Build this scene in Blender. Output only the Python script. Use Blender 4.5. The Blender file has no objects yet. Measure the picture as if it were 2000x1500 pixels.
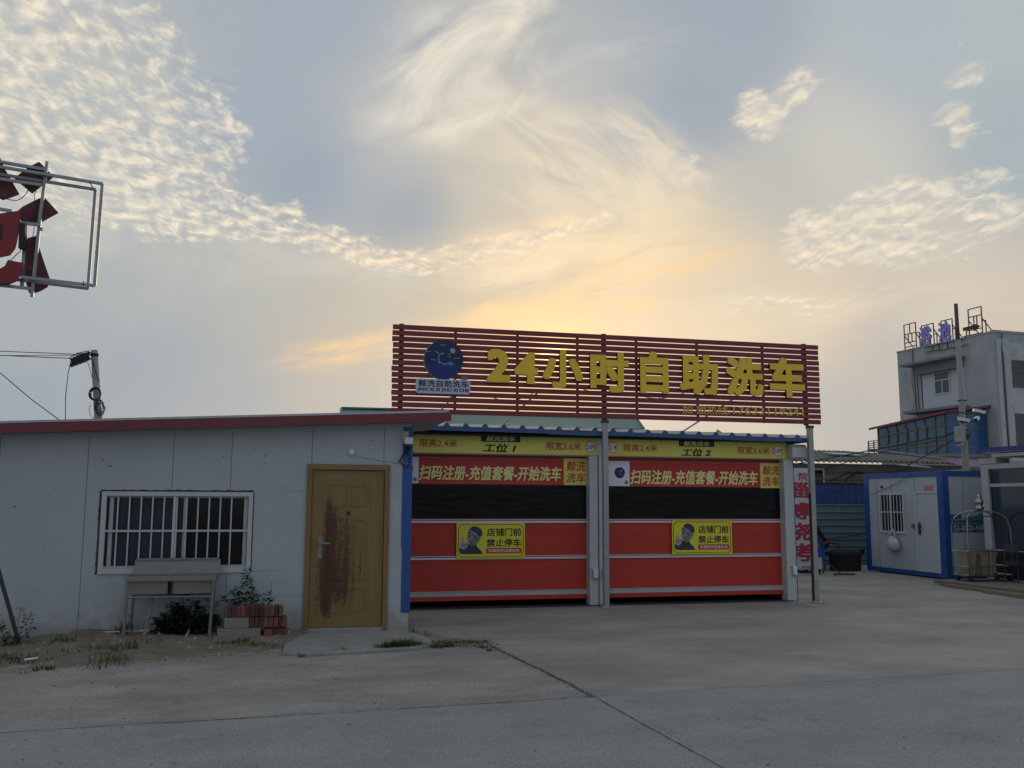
import bpy, bmesh, math, random
from mathutils import Vector, Matrix
import numpy as np

scn = bpy.context.scene
COL = scn.collection
random.seed(7)
R = math.radians

# ------------------------------------------------------------------ camera
F_PX, PITCH, YAW, ROLL, CAM_H = 1800.0, 0.128364912, 0.241552568, 0.00421846820, 1.57
FWD = np.array([math.sin(YAW)*math.cos(PITCH), math.cos(YAW)*math.cos(PITCH), math.sin(PITCH)])
R0 = np.array([math.cos(YAW), -math.sin(YAW), 0.0])
U0 = np.cross(R0, FWD)
RIGHT = math.cos(ROLL)*R0+math.sin(ROLL)*U0
UP = -math.sin(ROLL)*R0+math.cos(ROLL)*U0
EYE = np.array([0.0, 0.0, CAM_H])
cam = bpy.data.cameras.new('camera'); co = bpy.data.objects.new('camera', cam); COL.objects.link(co)
cam.sensor_width = 36.0; cam.lens = 36.0*F_PX/2000.0; cam.clip_start = 0.05; cam.clip_end = 3000
m = Matrix.Identity(4)
for i in range(3):
    m[i][0], m[i][1], m[i][2], m[i][3] = RIGHT[i], UP[i], -FWD[i], EYE[i]
co.matrix_world = m
scn.camera = co
scn.view_settings.view_transform = 'Standard'
scn.view_settings.look = 'None'
scn.view_settings.exposure = 0.0
scn.view_settings.gamma = 1.0
scn.cycles.max_bounces = 6
scn.cycles.use_denoising = True

# survey helpers: where the sight line through a photo point meets the ground / an upright plane
def ray(x, y): return FWD+RIGHT*(x-1000)/F_PX+UP*(750-y)/F_PX
def G(x, y, z=0.0):
    d = ray(x, y); return EYE+d*((z-CAM_H)/d[2])
def PY(x, y, c):
    d = ray(x, y); return EYE+d*(c/d[1])
def PV(x, y, p0, az):
    a = R(az); dv = np.array([math.sin(a), math.cos(a), 0]); n = np.array([math.cos(a), -math.sin(a), 0])
    d = ray(x, y); w = EYE+d*(((np.array(p0)-EYE) @ n)/(d @ n))
    return float((w-np.array(p0)) @ dv), float(w[2])

def lin(c):
    return tuple((v/255/12.92 if v/255 <= .04045 else ((v/255+.055)/1.055)**2.4) for v in c)

# ------------------------------------------------------------------ sky
SUN_EL, SUN_AZ = 9.5, 16.5
world = bpy.data.worlds.new('World'); scn.world = world; world.use_nodes = True
WT = world.node_tree; WT.nodes.clear()
WN, WL = WT.nodes, WT.links
class X:
    """a float or vector socket with arithmetic"""
    def __init__(s, k): s.k = k
    def __add__(s, o): return mth('ADD', s, o)
    def __radd__(s, o): return mth('ADD', s, o)
    def __sub__(s, o): return mth('SUBTRACT', s, o)
    def __rsub__(s, o): return mth('SUBTRACT', o, s)
    def __mul__(s, o): return mth('MULTIPLY', s, o)
    def __rmul__(s, o): return mth('MULTIPLY', s, o)
    def __truediv__(s, o): return mth('DIVIDE', s, o)
def put(inp, v):
    if isinstance(v, X): WL.new(v.k, inp)
    else: inp.default_value = v
def mth(op, a, b=None, c=None, clamp=False):
    n = WN.new('ShaderNodeMath'); n.operation = op; n.use_clamp = clamp
    put(n.inputs[0], a)
    if b is not None: put(n.inputs[1], b)
    if c is not None: put(n.inputs[2], c)
    return X(n.outputs[0])
def vm(op, a, b=None, scale=None, out=0):
    n = WN.new('ShaderNodeVectorMath'); n.operation = op
    put(n.inputs[0], a)
    if b is not None: put(n.inputs[1], b)
    if scale is not None: put(n.inputs['Scale'], scale)
    return X(n.outputs[out])
def comb(x, y, z=0.0):
    n = WN.new('ShaderNodeCombineXYZ'); put(n.inputs[0], x); put(n.inputs[1], y); put(n.inputs[2], z); return X(n.outputs[0])
def noise(v, scale, detail=4, rough=.55, dist=0.0):
    n = WN.new('ShaderNodeTexNoise'); put(n.inputs['Vector'], v); n.inputs['Scale'].default_value = scale
    n.inputs['Detail'].default_value = detail; n.inputs['Roughness'].default_value = rough; n.inputs['Distortion'].default_value = dist
    return X(n.outputs['Fac'])
def sstep(a, b, v):
    n = WN.new('ShaderNodeMapRange'); n.interpolation_type = 'SMOOTHSTEP'
    put(n.inputs['Value'], v); put(n.inputs['From Min'], a); put(n.inputs['From Max'], b)
    return X(n.outputs[0])
def mixc(f, a, b):
    n = WN.new('ShaderNodeMix'); n.data_type = 'RGBA'; put(n.inputs[0], f)
    for inp, v in ((n.inputs[6], a), (n.inputs[7], b)):
        if isinstance(v, X): WL.new(v.k, inp)
        else: inp.default_value = (*v, 1)
    return X(n.outputs[2])
FL = (math.sin(YAW), math.cos(YAW), 0.0); RL = (math.cos(YAW), -math.sin(YAW), 0.0)
tc = WN.new('ShaderNodeTexCoord'); D = vm('NORMALIZE', X(tc.outputs['Generated']))
sx = WN.new('ShaderNodeSeparateXYZ'); WL.new(D.k, sx.inputs[0]); DZ = X(sx.outputs[2]); DX = X(sx.outputs[0]); DY = X(sx.outputs[1])
front = vm('DOT_PRODUCT', D, FL, out=1)
fr = mth('MAXIMUM', front, .12)
UU = vm('DOT_PRODUCT', D, RL, out=1)/fr
VV = DZ/fr
UV = comb(UU, VV)
def uv(x, y):
    d = ray(x, y); f = d @ np.array(FL); return float(d @ np.array(RL)/f), float(d[2]/f)
SKY_PTS = [
 (20,20,(180,186,190)),(60,420,(176,182,184)),(60,620,(166,173,178)),(60,800,(151,163,176)),(300,720,(156,166,177)),(300,570,(172,177,179)),
 (250,250,(172,180,186)),(500,600,(174,177,175)),(480,760,(160,167,176)),(700,570,(182,178,168)),(640,680,(184,176,166)),(700,790,(164,168,173)),
 (600,80,(160,171,184)),(520,220,(157,170,184)),(720,180,(170,176,182)),(740,320,(170,175,179)),(620,350,(142,160,178)),(800,430,(139,155,173)),
 (980,380,(188,183,173)),(930,300,(186,183,176)),(1000,500,(196,186,168)),(1100,570,(204,187,162)),(1080,650,(247,203,146)),(1260,610,(220,199,171)),
 (1320,490,(206,194,168)),(1180,150,(166,174,181)),(1340,230,(151,165,179)),(1420,60,(158,170,182)),(1500,380,(184,185,181)),(1650,290,(198,197,191)),
 (1750,90,(176,185,191)),(1960,40,(176,188,191)),(1980,290,(168,180,185)),(1440,540,(207,197,177)),(1600,610,(216,201,179)),(1860,570,(206,197,184)),
 (1990,650,(206,192,178)),(1700,710,(184,178,175)),(1650,810,(163,169,175)),(1300,840,(163,170,176)),(1430,650,(218,200,173)),(880,560,(180,173,158)),(1000,-300,(168,178,188)),(2400,300,(165,176,185)),(-400,400,(165,175,184))]
acc = None; wsum = None
for x, y, c in SKY_PTS:
    u, v = uv(x, y)
    d = vm('DISTANCE', UV, (u, v, 0), out=1)
    w = mth('POWER', mth('MULTIPLY_ADD', d, d, .0028), -2.2)
    n = vm('SCALE', comb(*lin(c)), scale=w)
    acc = n if acc is None else vm('ADD', acc, n)
    wsum = w if wsum is None else wsum+w
base = vm('SCALE', acc, scale=mth('DIVIDE', 1.0, wsum))
# ragged outlines: the positions used by the cloud masks wander with a coarse noise
wn = noise(UV, 9.0, 4, .6); wn2 = noise(vm('ADD', UV, (3.1, 1.7, 0)), 9.0, 4, .6)
UW = UU+(wn-.5)*.085; VW = VV+(wn2-.5)*.055
def blob(x, y, rx, ry, rot=0, warp=True):
    u, v = uv(x, y); a = R(rot); k = F_PX*0.985
    du, dv = (UW if warp else UU)-u, (VW if warp else VV)-v
    p = (du*math.cos(a)+dv*math.sin(a))*(k/rx); q = (dv*math.cos(a)-du*math.sin(a))*(k/ry)
    return mth('EXPONENT', (p*p+q*q)*-1.0)
def total(bs):
    r = None
    for b in bs:
        g = blob(*b[:5]) * (b[5] if len(b) > 5 else 1.0)
        r = g if r is None else r+g
    return mth('MINIMUM', r, 1.0)
ZQ = mth('DIVIDE', 1.0, mth('MAXIMUM', DZ, .0)+.10)
Q = vm('SCALE', comb(vm('DOT_PRODUCT', D, RL, out=1), front*.62, 0), scale=ZQ)
# high milky streaks
def streak(bs, rot, sx_, sy_, lo, hi, colr, amount, seed, col, dist=.9):
    a = R(rot)
    p = comb((UU*math.cos(a)+VV*math.sin(a))*sx_, (VV*math.cos(a)-UU*math.sin(a))*sy_, seed)
    n = noise(p, 1.0, 6, .62, dist)
    return mixc(total(bs)*sstep(lo, hi, n)*amount, col, lin(colr))
col = base
col = streak([(860,120,90,90,40),(990,20,130,60,35),(890,215,140,46,12),(930,160,180,100,20,.7)], 30, 6, 13, .24, .66, (238,229,211), 1.0, 1.0, col)
col = streak([(1200,90,110,30,10,.55),(1130,130,200,60,12,.35)], 12, 5, 18, .35, .75, (205,204,198), .8, 3.0, col)
col = streak([(1080,260,140,60,-30),(1220,280,120,70,-35),(1300,340,100,60,-35),(1080,350,200,80,-20,.8)], -36, 6, 19, .28, .66, (232,218,193), .85, 5.0, col)
col = streak([(1120,440,200,30,14),(1210,500,170,60,14,.9),(930,505,240,36,4,.9),(1060,520,200,40,16,.8)], 14, 8, 26, .32, .62, (240,216,180), .85, 7.0, col)
col = streak([(1120,590,260,50,14,.9),(1250,550,150,46,20,.8),(940,640,200,26,12,.9),(650,690,130,24,12,.8)], 14, 5, 26, .34, .64, (252,206,144), .8, 9.0, col)
col = streak([(900,545,190,30,6,.9),(980,590,120,24,14,.7),(1000,545,70,22,25,.8),(700,640,180,26,8,.5)], 10, 4, 22, .35, .7, (176,168,155), .85, 11.0, col)
col = streak([(1650,590,300,50,5,.8),(1800,640,260,40,6,.8),(1500,560,200,60,10,.7)], 6, 5, 20, .38, .75, (228,211,186), .65, 13.0, col)
# rippled cloud field
def puffs(bs, scale, lo_, gain, soft, seed, lit, dark, col, amount=1.0, dist=.35):
    v = vm('ADD', Q, (seed, seed*.7, 0))
    n1 = noise(v, scale, 6, .6, dist)
    du = .5/scale
    n2 = noise(vm('ADD', v, (du*.35, du, 0)), scale, 3, .58, dist)
    big = noise(v, scale*.16, 3, .55)
    mk = total(bs)
    th = lo_-mk*gain
    dens = sstep(th, th+soft, n1*.68+big*.32)*sstep(.03, .3, mk)*amount
    shade = mth('MULTIPLY_ADD', n1-n2, 2.3, .55, clamp=True)
    warm = mixc(blob(1020, 560, 420, 190, 0, False), lin(lit), lin((250,220,178)))
    return mixc(dens, col, mixc(shade, lin(dark), warm))
SOFT = [(100,150,330,200,0,.8),(60,380,330,110,-10,.9),(330,470,330,70,-10,.9),(700,520,260,40,-2,.8)]
col = streak(SOFT, -8, 6, 12, .2, .65, (200,198,190), .75, 17.0, col)
A = [(20,60,200,170,0,1.),(160,150,200,170,0),(120,350,240,130,0,.8),(270,270,180,120,0,.95),(370,215,80,60,-20,.75),(390,320,80,80,0,.85),(330,420,190,55,-8,.9),(470,420,110,48,-14,.95),(240,60,110,80,0,.85),
     (600,458,110,36,-18,.95),(720,488,120,34,-8,.95),(840,505,130,32,0,.85),(560,392,40,20,0,.75),(470,268,36,20,0,.75),(970,495,130,30,8,.85),(1090,455,130,24,14,.75),(1200,420,80,18,16,.6)]
col = puffs(A, 25.0, .70, .35, .26, 3.3, (244,233,209), (178,182,184), col)
B_ = [(1500,200,90,56,28,.95),(1590,160,50,34,20,.8),(1465,245,50,40,20,.8),(1890,140,72,46,8,1.),(1860,215,74,38,0,1.),(1885,272,56,34,8,1.),(1690,425,150,56,18,1.),(1600,475,90,44,12,1.),(1800,400,100,52,15,1.),(1960,420,80,60,12,1.),
      (1760,490,150,40,4,.8),(1940,350,44,24,10,.7),(1350,320,44,60,-40,.65),(1215,240,26,34,-40,.7),(1280,270,36,36,0,.6),(1375,365,56,20,-28,.65),(1030,250,34,20,-40,.7),(1700,570,200,30,6,.55),(1430,600,80,26,12,.6),(1580,600,100,28,4,.55),(1560,425,26,20,0,.65),(1860,85,20,30,0,.5)]
col = puffs(B_, 19.0, .72, .42, .28, 9.1, (242,229,204), (190,190,187), col, .95, .5)
# veiled sun behind the clouds
col = vm('ADD', col, vm('SCALE', comb(1.0, .62, .30), scale=blob(1080, 672, 260, 80, 6, False)*.035+blob(1085, 686, 60, 30, 0, False)*.25+blob(1085, 690, 32, 22, 0, False)*3.0))
sky = WN.new('ShaderNodeTexSky'); sky.sky_type = 'NISHITA'; sky.sun_disc = False
sky.sun_elevation = R(SUN_EL); sky.sun_rotation = R(SUN_AZ); sky.air_density = 1.0; sky.dust_density = 2.0
# away from the view the cloud deck is an even blue grey
fmask = sstep(.05, .35, front)
behind = mixc(sstep(-.02, .5, DZ), lin((158,168,180)), lin((166,177,190)))
col = mixc(fmask, behind, col)
full = vm('SCALE', col, scale=10.0)
full = mixc(.06, full, X(sky.outputs[0]))
bg = WN.new('ShaderNodeBackground'); WL.new(full.k, bg.inputs[0]); bg.inputs[1].default_value = .1
wo = WN.new('ShaderNodeOutputWorld'); WL.new(bg.outputs[0], wo.inputs[0])
world.cycles.sampling_method = 'MANUAL'; world.cycles.sample_map_resolution = 512

# ------------------------------------------------------------------ sun (veiled, behind the building)
sl = bpy.data.lights.new('sun', 'SUN'); so = bpy.data.objects.new('sun', sl); COL.objects.link(so)
sl.energy = .5; sl.angle = R(14); sl.color = (1.0, .78, .5)
sd = Vector((math.sin(R(SUN_AZ))*math.cos(R(SUN_EL)), math.cos(R(SUN_AZ))*math.cos(R(SUN_EL)), math.sin(R(SUN_EL))))
so.rotation_euler = sd.to_track_quat('Z', 'Y').to_euler()

# ------------------------------------------------------------------ materials
MATS = {}
def mat(name, color, rough=.6, metal=0.0, var=.12, vscale=6.0, bump=0.0, bscale=60.0, spec=.5, stretch=(1,1,1), tint=None, tamt=0.0, tscale=2.0, coat=0.0, grain=0.0, spots=0.0):
    if name in MATS: return MATS[name]
    m = bpy.data.materials.new(name); m.use_nodes = True; nt = m.node_tree; N, L = nt.nodes, nt.links
    b = N['Principled BSDF']; b.inputs['Roughness'].default_value = rough; b.inputs['Metallic'].default_value = metal
    b.inputs['Specular IOR Level'].default_value = spec
    b.inputs['Coat Weight'].default_value = coat
    t = N.new('ShaderNodeTexCoord'); mp = N.new('ShaderNodeMapping'); mp.inputs['Scale'].default_value = stretch
    L.new(t.outputs['Object'], mp.inputs[0])
    n = N.new('ShaderNodeTexNoise'); n.inputs['Scale'].default_value = vscale; n.inputs['Detail'].default_value = 6; n.inputs['Roughness'].default_value = .6
    L.new(mp.outputs[0], n.inputs['Vector'])
    r = N.new('ShaderNodeMapRange'); r.inputs['From Min'].default_value = .25; r.inputs['From Max'].default_value = .75
    r.inputs['To Min'].default_value = 1-var; r.inputs['To Max'].default_value = 1+var; L.new(n.outputs[0], r.inputs[0])
    src = None
    v = N.new('ShaderNodeVectorMath'); v.operation = 'SCALE'; v.inputs[0].default_value = color[:3]
    L.new(r.outputs[0], v.inputs['Scale']); src = v.outputs[0]
    if tint:
        n2 = N.new('ShaderNodeTexNoise'); n2.inputs['Scale'].default_value = tscale; n2.inputs['Detail'].default_value = 7; n2.inputs['Roughness'].default_value = .65
        L.new(mp.outputs[0], n2.inputs['Vector'])
        r2 = N.new('ShaderNodeMapRange'); r2.interpolation_type = 'SMOOTHSTEP'; r2.inputs['From Min'].default_value = .52; r2.inputs['From Max'].default_value = .72; r2.inputs['To Max'].default_value = tamt
        L.new(n2.outputs[0], r2.inputs[0])
        mx = N.new('ShaderNodeMix'); mx.data_type = 'RGBA'; L.new(r2.outputs[0], mx.inputs[0]); L.new(src, mx.inputs[6]); mx.inputs[7].default_value = (*tint, 1)
        src = mx.outputs[2]
    if spots:
        n5 = N.new('ShaderNodeTexNoise'); n5.inputs['Scale'].default_value = spots; n5.inputs['Detail'].default_value = 5; n5.inputs['Roughness'].default_value = .7; L.new(t.outputs['Object'], n5.inputs['Vector'])
        r5 = N.new('ShaderNodeMapRange'); r5.interpolation_type = 'SMOOTHSTEP'; r5.inputs['From Min'].default_value = .60; r5.inputs['From Max'].default_value = .70; r5.inputs['To Min'].default_value = 1; r5.inputs['To Max'].default_value = .72; L.new(n5.outputs[0], r5.inputs[0])
        v5 = N.new('ShaderNodeVectorMath'); v5.operation = 'SCALE'; L.new(src, v5.inputs[0]); L.new(r5.outputs[0], v5.inputs['Scale']); src = v5.outputs[0]
    if grain:
        n4 = N.new('ShaderNodeTexNoise'); n4.inputs['Scale'].default_value = 90; n4.inputs['Detail'].default_value = 3; L.new(t.outputs['Object'], n4.inputs['Vector'])
        r4 = N.new('ShaderNodeMapRange'); r4.inputs['From Min'].default_value = .3; r4.inputs['From Max'].default_value = .7; r4.inputs['To Min'].default_value = 1-grain; r4.inputs['To Max'].default_value = 1+grain; L.new(n4.outputs[0], r4.inputs[0])
        v4 = N.new('ShaderNodeVectorMath'); v4.operation = 'SCALE'; L.new(src, v4.inputs[0]); L.new(r4.outputs[0], v4.inputs['Scale']); src = v4.outputs[0]
    L.new(src, b.inputs['Base Color'])
    if bump:
        n3 = N.new('ShaderNodeTexNoise'); n3.inputs['Scale'].default_value = bscale; n3.inputs['Detail'].default_value = 4; L.new(mp.outputs[0], n3.inputs['Vector'])
        bp = N.new('ShaderNodeBump'); bp.inputs['Strength'].default_value = bump; bp.inputs['Distance'].default_value = .01
        L.new(n3.outputs[0], bp.inputs['Height']); L.new(bp.outputs[0], b.inputs['Normal'])
    MATS[name] = m
    return m
M = {}
M['concrete'] = mat('yard_concrete', (.29,.27,.243), .85, var=.34, vscale=.7, bump=.35, bscale=35, stretch=(.8,1.25,1), tint=(.2,.19,.178), tamt=.65, tscale=1.3, grain=.34, spots=2.9)
M['apron'] = mat('rough_apron_concrete', (.278,.26,.233), .9, var=.36, vscale=1.1, bump=.5, bscale=40, stretch=(.75,1.3,1), tint=(.19,.178,.16), tamt=.7, tscale=2.0, grain=.4, spots=3.1)
M['road'] = mat('road_concrete', (.263,.259,.25), .85, var=.18, vscale=1.2, bump=.3, bscale=60, stretch=(.75,1.25,1), tint=(.22,.22,.217), tamt=.45, tscale=1.7, grain=.34, spots=2.0)
M['step'] = mat('step_concrete', (.275,.262,.24), .9, var=.25, vscale=3, bump=.3, bscale=50, tint=(.24,.225,.2), tamt=.5, tscale=3)
M['crack'] = mat('crack_dirt', (.10,.09,.075), .95, var=.3, vscale=30)
M['dirt'] = mat('earth', (.19,.152,.112), .95, var=.3, vscale=5, bump=.9, bscale=30, tint=(.1,.08,.058), tamt=.75, tscale=3.5, grain=.3)
M['panel'] = mat('white_sandwich_panel', (.43,.455,.47), .45, var=.07, vscale=1.2, tint=(.37,.38,.37), tamt=.5, tscale=1.5)
nt_ = M['panel'].node_tree; b_ = nt_.nodes['Principled BSDF']; src_ = b_.inputs['Base Color'].links[0].from_socket; N_, K_ = nt_.nodes, nt_.links
tc_ = N_.new('ShaderNodeTexCoord'); sp_ = N_.new('ShaderNodeSeparateXYZ'); K_.new(tc_.outputs['Object'], sp_.inputs[0])
h_ = N_.new('ShaderNodeMapRange'); h_.inputs[1].default_value = .55; h_.inputs[2].default_value = -.02; K_.new(sp_.outputs[2], h_.inputs[0])
no_ = N_.new('ShaderNodeTexNoise'); no_.inputs['Scale'].default_value = 7; no_.inputs['Detail'].default_value = 8; no_.inputs['Roughness'].default_value = .75; K_.new(tc_.outputs['Object'], no_.inputs['Vector'])
ad_ = N_.new('ShaderNodeMath'); ad_.operation = 'MULTIPLY_ADD'; K_.new(h_.outputs[0], ad_.inputs[0]); ad_.inputs[1].default_value = .5; K_.new(no_.outputs[0], ad_.inputs[2])
md_ = N_.new('ShaderNodeMapRange'); md_.interpolation_type = 'SMOOTHSTEP'; md_.inputs[1].default_value = .66; md_.inputs[2].default_value = .98; md_.inputs[4].default_value = .6; K_.new(ad_.outputs[0], md_.inputs[0])
mx_ = N_.new('ShaderNodeMix'); mx_.data_type = 'RGBA'; K_.new(md_.outputs[0], mx_.inputs[0]); K_.new(src_, mx_.inputs[6]); mx_.inputs[7].default_value = (.26,.225,.175,1); K_.new(mx_.outputs[2], b_.inputs['Base Color'])
wv_ = N_.new('ShaderNodeTexWave'); wv_.inputs['Scale'].default_value = 9; wv_.inputs['Distortion'].default_value = .3; K_.new(tc_.outputs['Object'], wv_.inputs['Vector'])
bu_ = N_.new('ShaderNodeBump'); bu_.inputs['Strength'].default_value = .12; bu_.inputs['Distance'].default_value = .004; K_.new(wv_.outputs['Fac'], bu_.inputs['Height']); K_.new(bu_.outputs[0], b_.inputs['Normal'])
M['seam'] = mat('panel_seam', (.2,.2,.2), .8)
M['tape'] = mat('grey_tape', (.42,.43,.44), .5)
M['stain'] = mat('dark_foam', (.06,.05,.04), .95, var=.4, vscale=30)
M['fascia'] = mat('maroon_fascia', (.19,.03,.045), .45, var=.12, vscale=3)
M['blue'] = mat('blue_steel', (.02,.085,.30), .4, var=.12, vscale=3, tint=(.02,.055,.18), tamt=.5, tscale=3)
M['blue_roof'] = mat('blue_roof_steel', (.035,.095,.24), .38, var=.15, vscale=2.5, tint=(.07,.11,.2), tamt=.5)
M['sky_sheen_roof'] = mat('sky_sheen_roof_top', (.5,.5,.48), .4, var=.2)  # pale colour stands in for sky reflected on the blue sheet
M['galv'] = mat('galvanised_steel', (.42,.43,.43), .38, .6, var=.15, vscale=8)
M['post'] = mat('steel_post', (.36,.36,.35), .4, .5, var=.15, vscale=6, tint=(.13,.07,.05), tamt=.45, tscale=3)
M['rust_red'] = mat('red_primer', (.09,.035,.03), .6, var=.2)
M['white_pvc'] = mat('white_plastic', (.72,.73,.74), .4, var=.04)
M['white_alu'] = mat('white_aluminium', (.52,.53,.53), .35, var=.05)
M['glass'] = mat('dark_glass', (.012,.014,.018), .06, var=.2, spec=.5)
M['curtain'] = mat('blue_curtain', (.03,.04,.06), .8, var=.25, vscale=6, stretch=(3,1,.3))
M['wood'] = mat('door_frame_wood', (.27,.16,.065), .5, var=.15, vscale=7, stretch=(6,6,.5), tint=(.16,.075,.03), tamt=.5, tscale=2)
M['steel'] = mat('stainless_steel', (.25,.245,.235), .45, .6, var=.1, vscale=5, stretch=(1,1,6))
M['steel_dull'] = mat('dull_stainless', (.245,.22,.19), .5, .5, var=.12, vscale=5)
M['red_curtain'] = mat('red_curtain', (.47,.030,.012), .5, var=.1, vscale=3, bump=.35, bscale=3, stretch=(.3,1,2.5), tint=(.27,.03,.018), tamt=.4, tscale=2.5)
M['vision'] = mat('black_vision_film', (.008,.008,.009), .2, var=.5, vscale=2, bump=.15, bscale=4, stretch=(.6,1,9), spec=.16)
M['red_vinyl'] = mat('red_vinyl', (.46,.02,.022), .45, var=.05)
M['yellow_vinyl'] = mat('yellow_vinyl', (.74,.66,.12), .45, var=.05)
M['sign_yellow'] = mat('warning_yellow', (.72,.63,.03), .45, var=.04)
M['pale_yellow'] = mat('pale_yellow_ink', (.82,.78,.28), .5, var=.03)
M['black'] = mat('black_ink', (.012,.012,.012), .5, var=.1)
M['ink_red'] = mat('red_ink', (.5,.035,.025), .5, var=.05)
M['white_ink'] = mat('white_ink', (.75,.74,.8), .5, var=.03)
M['silver'] = mat('silver_bar', (.62,.62,.63), .35, .3, var=.06)
M['silver_dark'] = mat('groove_and_shadow_grey', (.2,.2,.22), .5)
M['slat'] = mat('maroon_slat', (.22,.03,.032), .5, var=.15, vscale=4, stretch=(.4,1,1))
M['slat_post'] = mat('maroon_batten', (.1,.022,.025), .6, var=.15)
M['letter'] = mat('yellow_letter_face', (.93,.59,.035), .4, var=.05)
M['letter_side'] = mat('letter_return', (.42,.38,.3), .5)
M['gold'] = mat('gold_letter', (.80,.46,.05), .45, var=.06)
M['navy'] = mat('navy_logo', (.012,.02,.075), .5, var=.06)
M['sea'] = mat('sea_blue_logo', (.014,.028,.19), .5)
M['whale'] = mat('whale_blue_logo', (.07,.23,.48), .5)
M['moon'] = mat('moon_logo', (.36,.36,.46), .5)
M['plate'] = mat('lilac_white_plate', (.55,.54,.68), .45, var=.05)
M['green_roof'] = mat('teal_roof_steel', (.05,.15,.135), .5, var=.12, vscale=2, tint=(.03,.09,.085), tamt=.5)
M['asbestos'] = mat('grey_corrugated_sheet', (.27,.25,.215), .9, var=.25, vscale=4, tint=(.12,.11,.1), tamt=.6)
M['pole'] = mat('concrete_pole', (.30,.28,.25), .9, var=.15, vscale=5, bump=.2, tint=(.22,.2,.17), tamt=.4)
M['cable'] = mat('black_cable', (.012,.012,.014), .6)
M['grey_wall'] = mat('weathered_render', (.40,.405,.41), .9, var=.16, vscale=1.1, tint=(.25,.253,.257), tamt=.6, tscale=.9, stretch=(1.3,1.3,.55), bump=.2)
M['pale_wall'] = mat('pale_render', (.50,.505,.51), .9, var=.14, vscale=1.4, tint=(.24,.24,.23), tamt=.6, tscale=1.2)
M['white_wall'] = mat('bluish_white_wall', (.50,.54,.58), .8, var=.06)
M['slab'] = mat('concrete_slab_edge', (.22,.21,.2), .9, var=.2)
M['blue_glass'] = mat('blue_window_glass', (.05,.12,.19), .2, var=.25, vscale=.8)
M['deep_blue_glass'] = mat('deep_blue_window_glass', (.02,.10,.26), .2, var=.2, vscale=.8)
M['win_frame'] = mat('brown_window_frame', (.14,.125,.11), .6)
M['win_glass'] = mat('grey_window_glass', (.055,.065,.07), .12, var=.25, vscale=.8)
M['violet'] = mat('violet_letter', (.36,.3,.72), .5, var=.1)
M['iron'] = mat('rusty_iron', (.09,.065,.05), .8, var=.3)
M['cabin'] = mat('cabin_panel', (.41,.44,.47), .5, var=.05, vscale=1.5, tint=(.34,.355,.365), tamt=.5)
M['cabin_blue'] = mat('cabin_blue_steel', (.012,.07,.27), .4, var=.12, vscale=4)
M['teal_sheet'] = mat('teal_ribbed_sheet', (.13,.2,.22), .55, var=.15, vscale=3, tint=(.06,.09,.1), tamt=.5)
M['shop_blue'] = mat('royal_blue_edge', (.01,.03,.25), .4)
M['brick'] = mat('red_brick', (.15,.06,.046), .9, var=.3, vscale=14, bump=.4, tint=(.12,.07,.055), tamt=.5, tscale=8)
M['brick2'] = mat('buff_brick', (.2,.115,.065), .9, var=.3, vscale=14, bump=.4)
M['block'] = mat('concrete_block', (.25,.225,.19), .95, var=.2, vscale=14, bump=.5)
M['leaf'] = mat('weed_leaf', (.028,.062,.022), .6, var=.4, vscale=9)
M['leaf_dark'] = mat('shrub_leaf', (.016,.034,.016), .55, var=.45, vscale=9)
M['grass'] = mat('grass_blade', (.05,.092,.024), .7, var=.4, vscale=9)
M['straw'] = mat('dry_grass', (.2,.17,.09), .85, var=.35, vscale=9)
M['stem'] = mat('stem', (.05,.055,.025), .8)
M['pipe'] = mat('white_pipe', (.7,.7,.68), .45, var=.06)
M['dark_steel'] = mat('dark_steel', (.05,.055,.065), .5, .3, var=.3, vscale=9)
M['tan_bin'] = mat('tan_bin', (.3,.235,.165), .6, var=.08)
M['chrome'] = mat('chrome', (.36,.34,.31), .3, .9)
M['bag'] = mat('white_bag', (.5,.49,.51), .45, var=.1, vscale=9)
M['pink'] = mat('faded_pink_plate', (.42,.2,.22), .6, var=.2, vscale=20)
M['cart_blue'] = mat('cart_blue', (.02,.085,.36), .4)
M['cart_white'] = mat('cart_white', (.55,.56,.57), .45, var=.08)
M['case_glass'] = mat('grey_case_glass', (.13,.14,.14), .15)
M['cloth_and_shade_black'] = mat('cloth_and_shade_black', (.012,.012,.013), .9)  # black cloth, also the painted-in dark of the bay interior
M['mottled'] = mat('mottled_red_metal', (.12,.025,.028), .7, var=.6, vscale=22, tint=(.15,.13,.135), tamt=.7, tscale=16)
M['sign_red'] = mat('sign_red', (.24,.02,.022), .55, var=.1)
M['alu'] = mat('aluminium_frame', (.3,.31,.32), .4, .5, var=.15)
M['stone'] = mat('rubble', (.26,.24,.21), .95, var=.35, vscale=9)
M['green_ink'] = mat('green_ink', (.03,.3,.14), .5)
M['skin_print'] = mat('printed_grey', (.2,.18,.19), .6, var=.25, vscale=20)
M['skin_light'] = mat('printed_light_grey', (.42,.38,.39), .6, var=.15, vscale=20)
M['cap_print'] = mat('printed_dark_blue', (.035,.04,.055), .6, var=.35, vscale=25)
M['char_red'] = mat('crimson_letter', (.42,.03,.06), .5)
M['char_blue'] = mat('navy_banner', (.02,.07,.13), .5, var=.2)
M['number_ink'] = mat('grey_white_ink', (.42,.48,.52), .5)
M['mauve'] = mat('faded_mauve_roof', (.2,.12,.17), .7)

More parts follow.
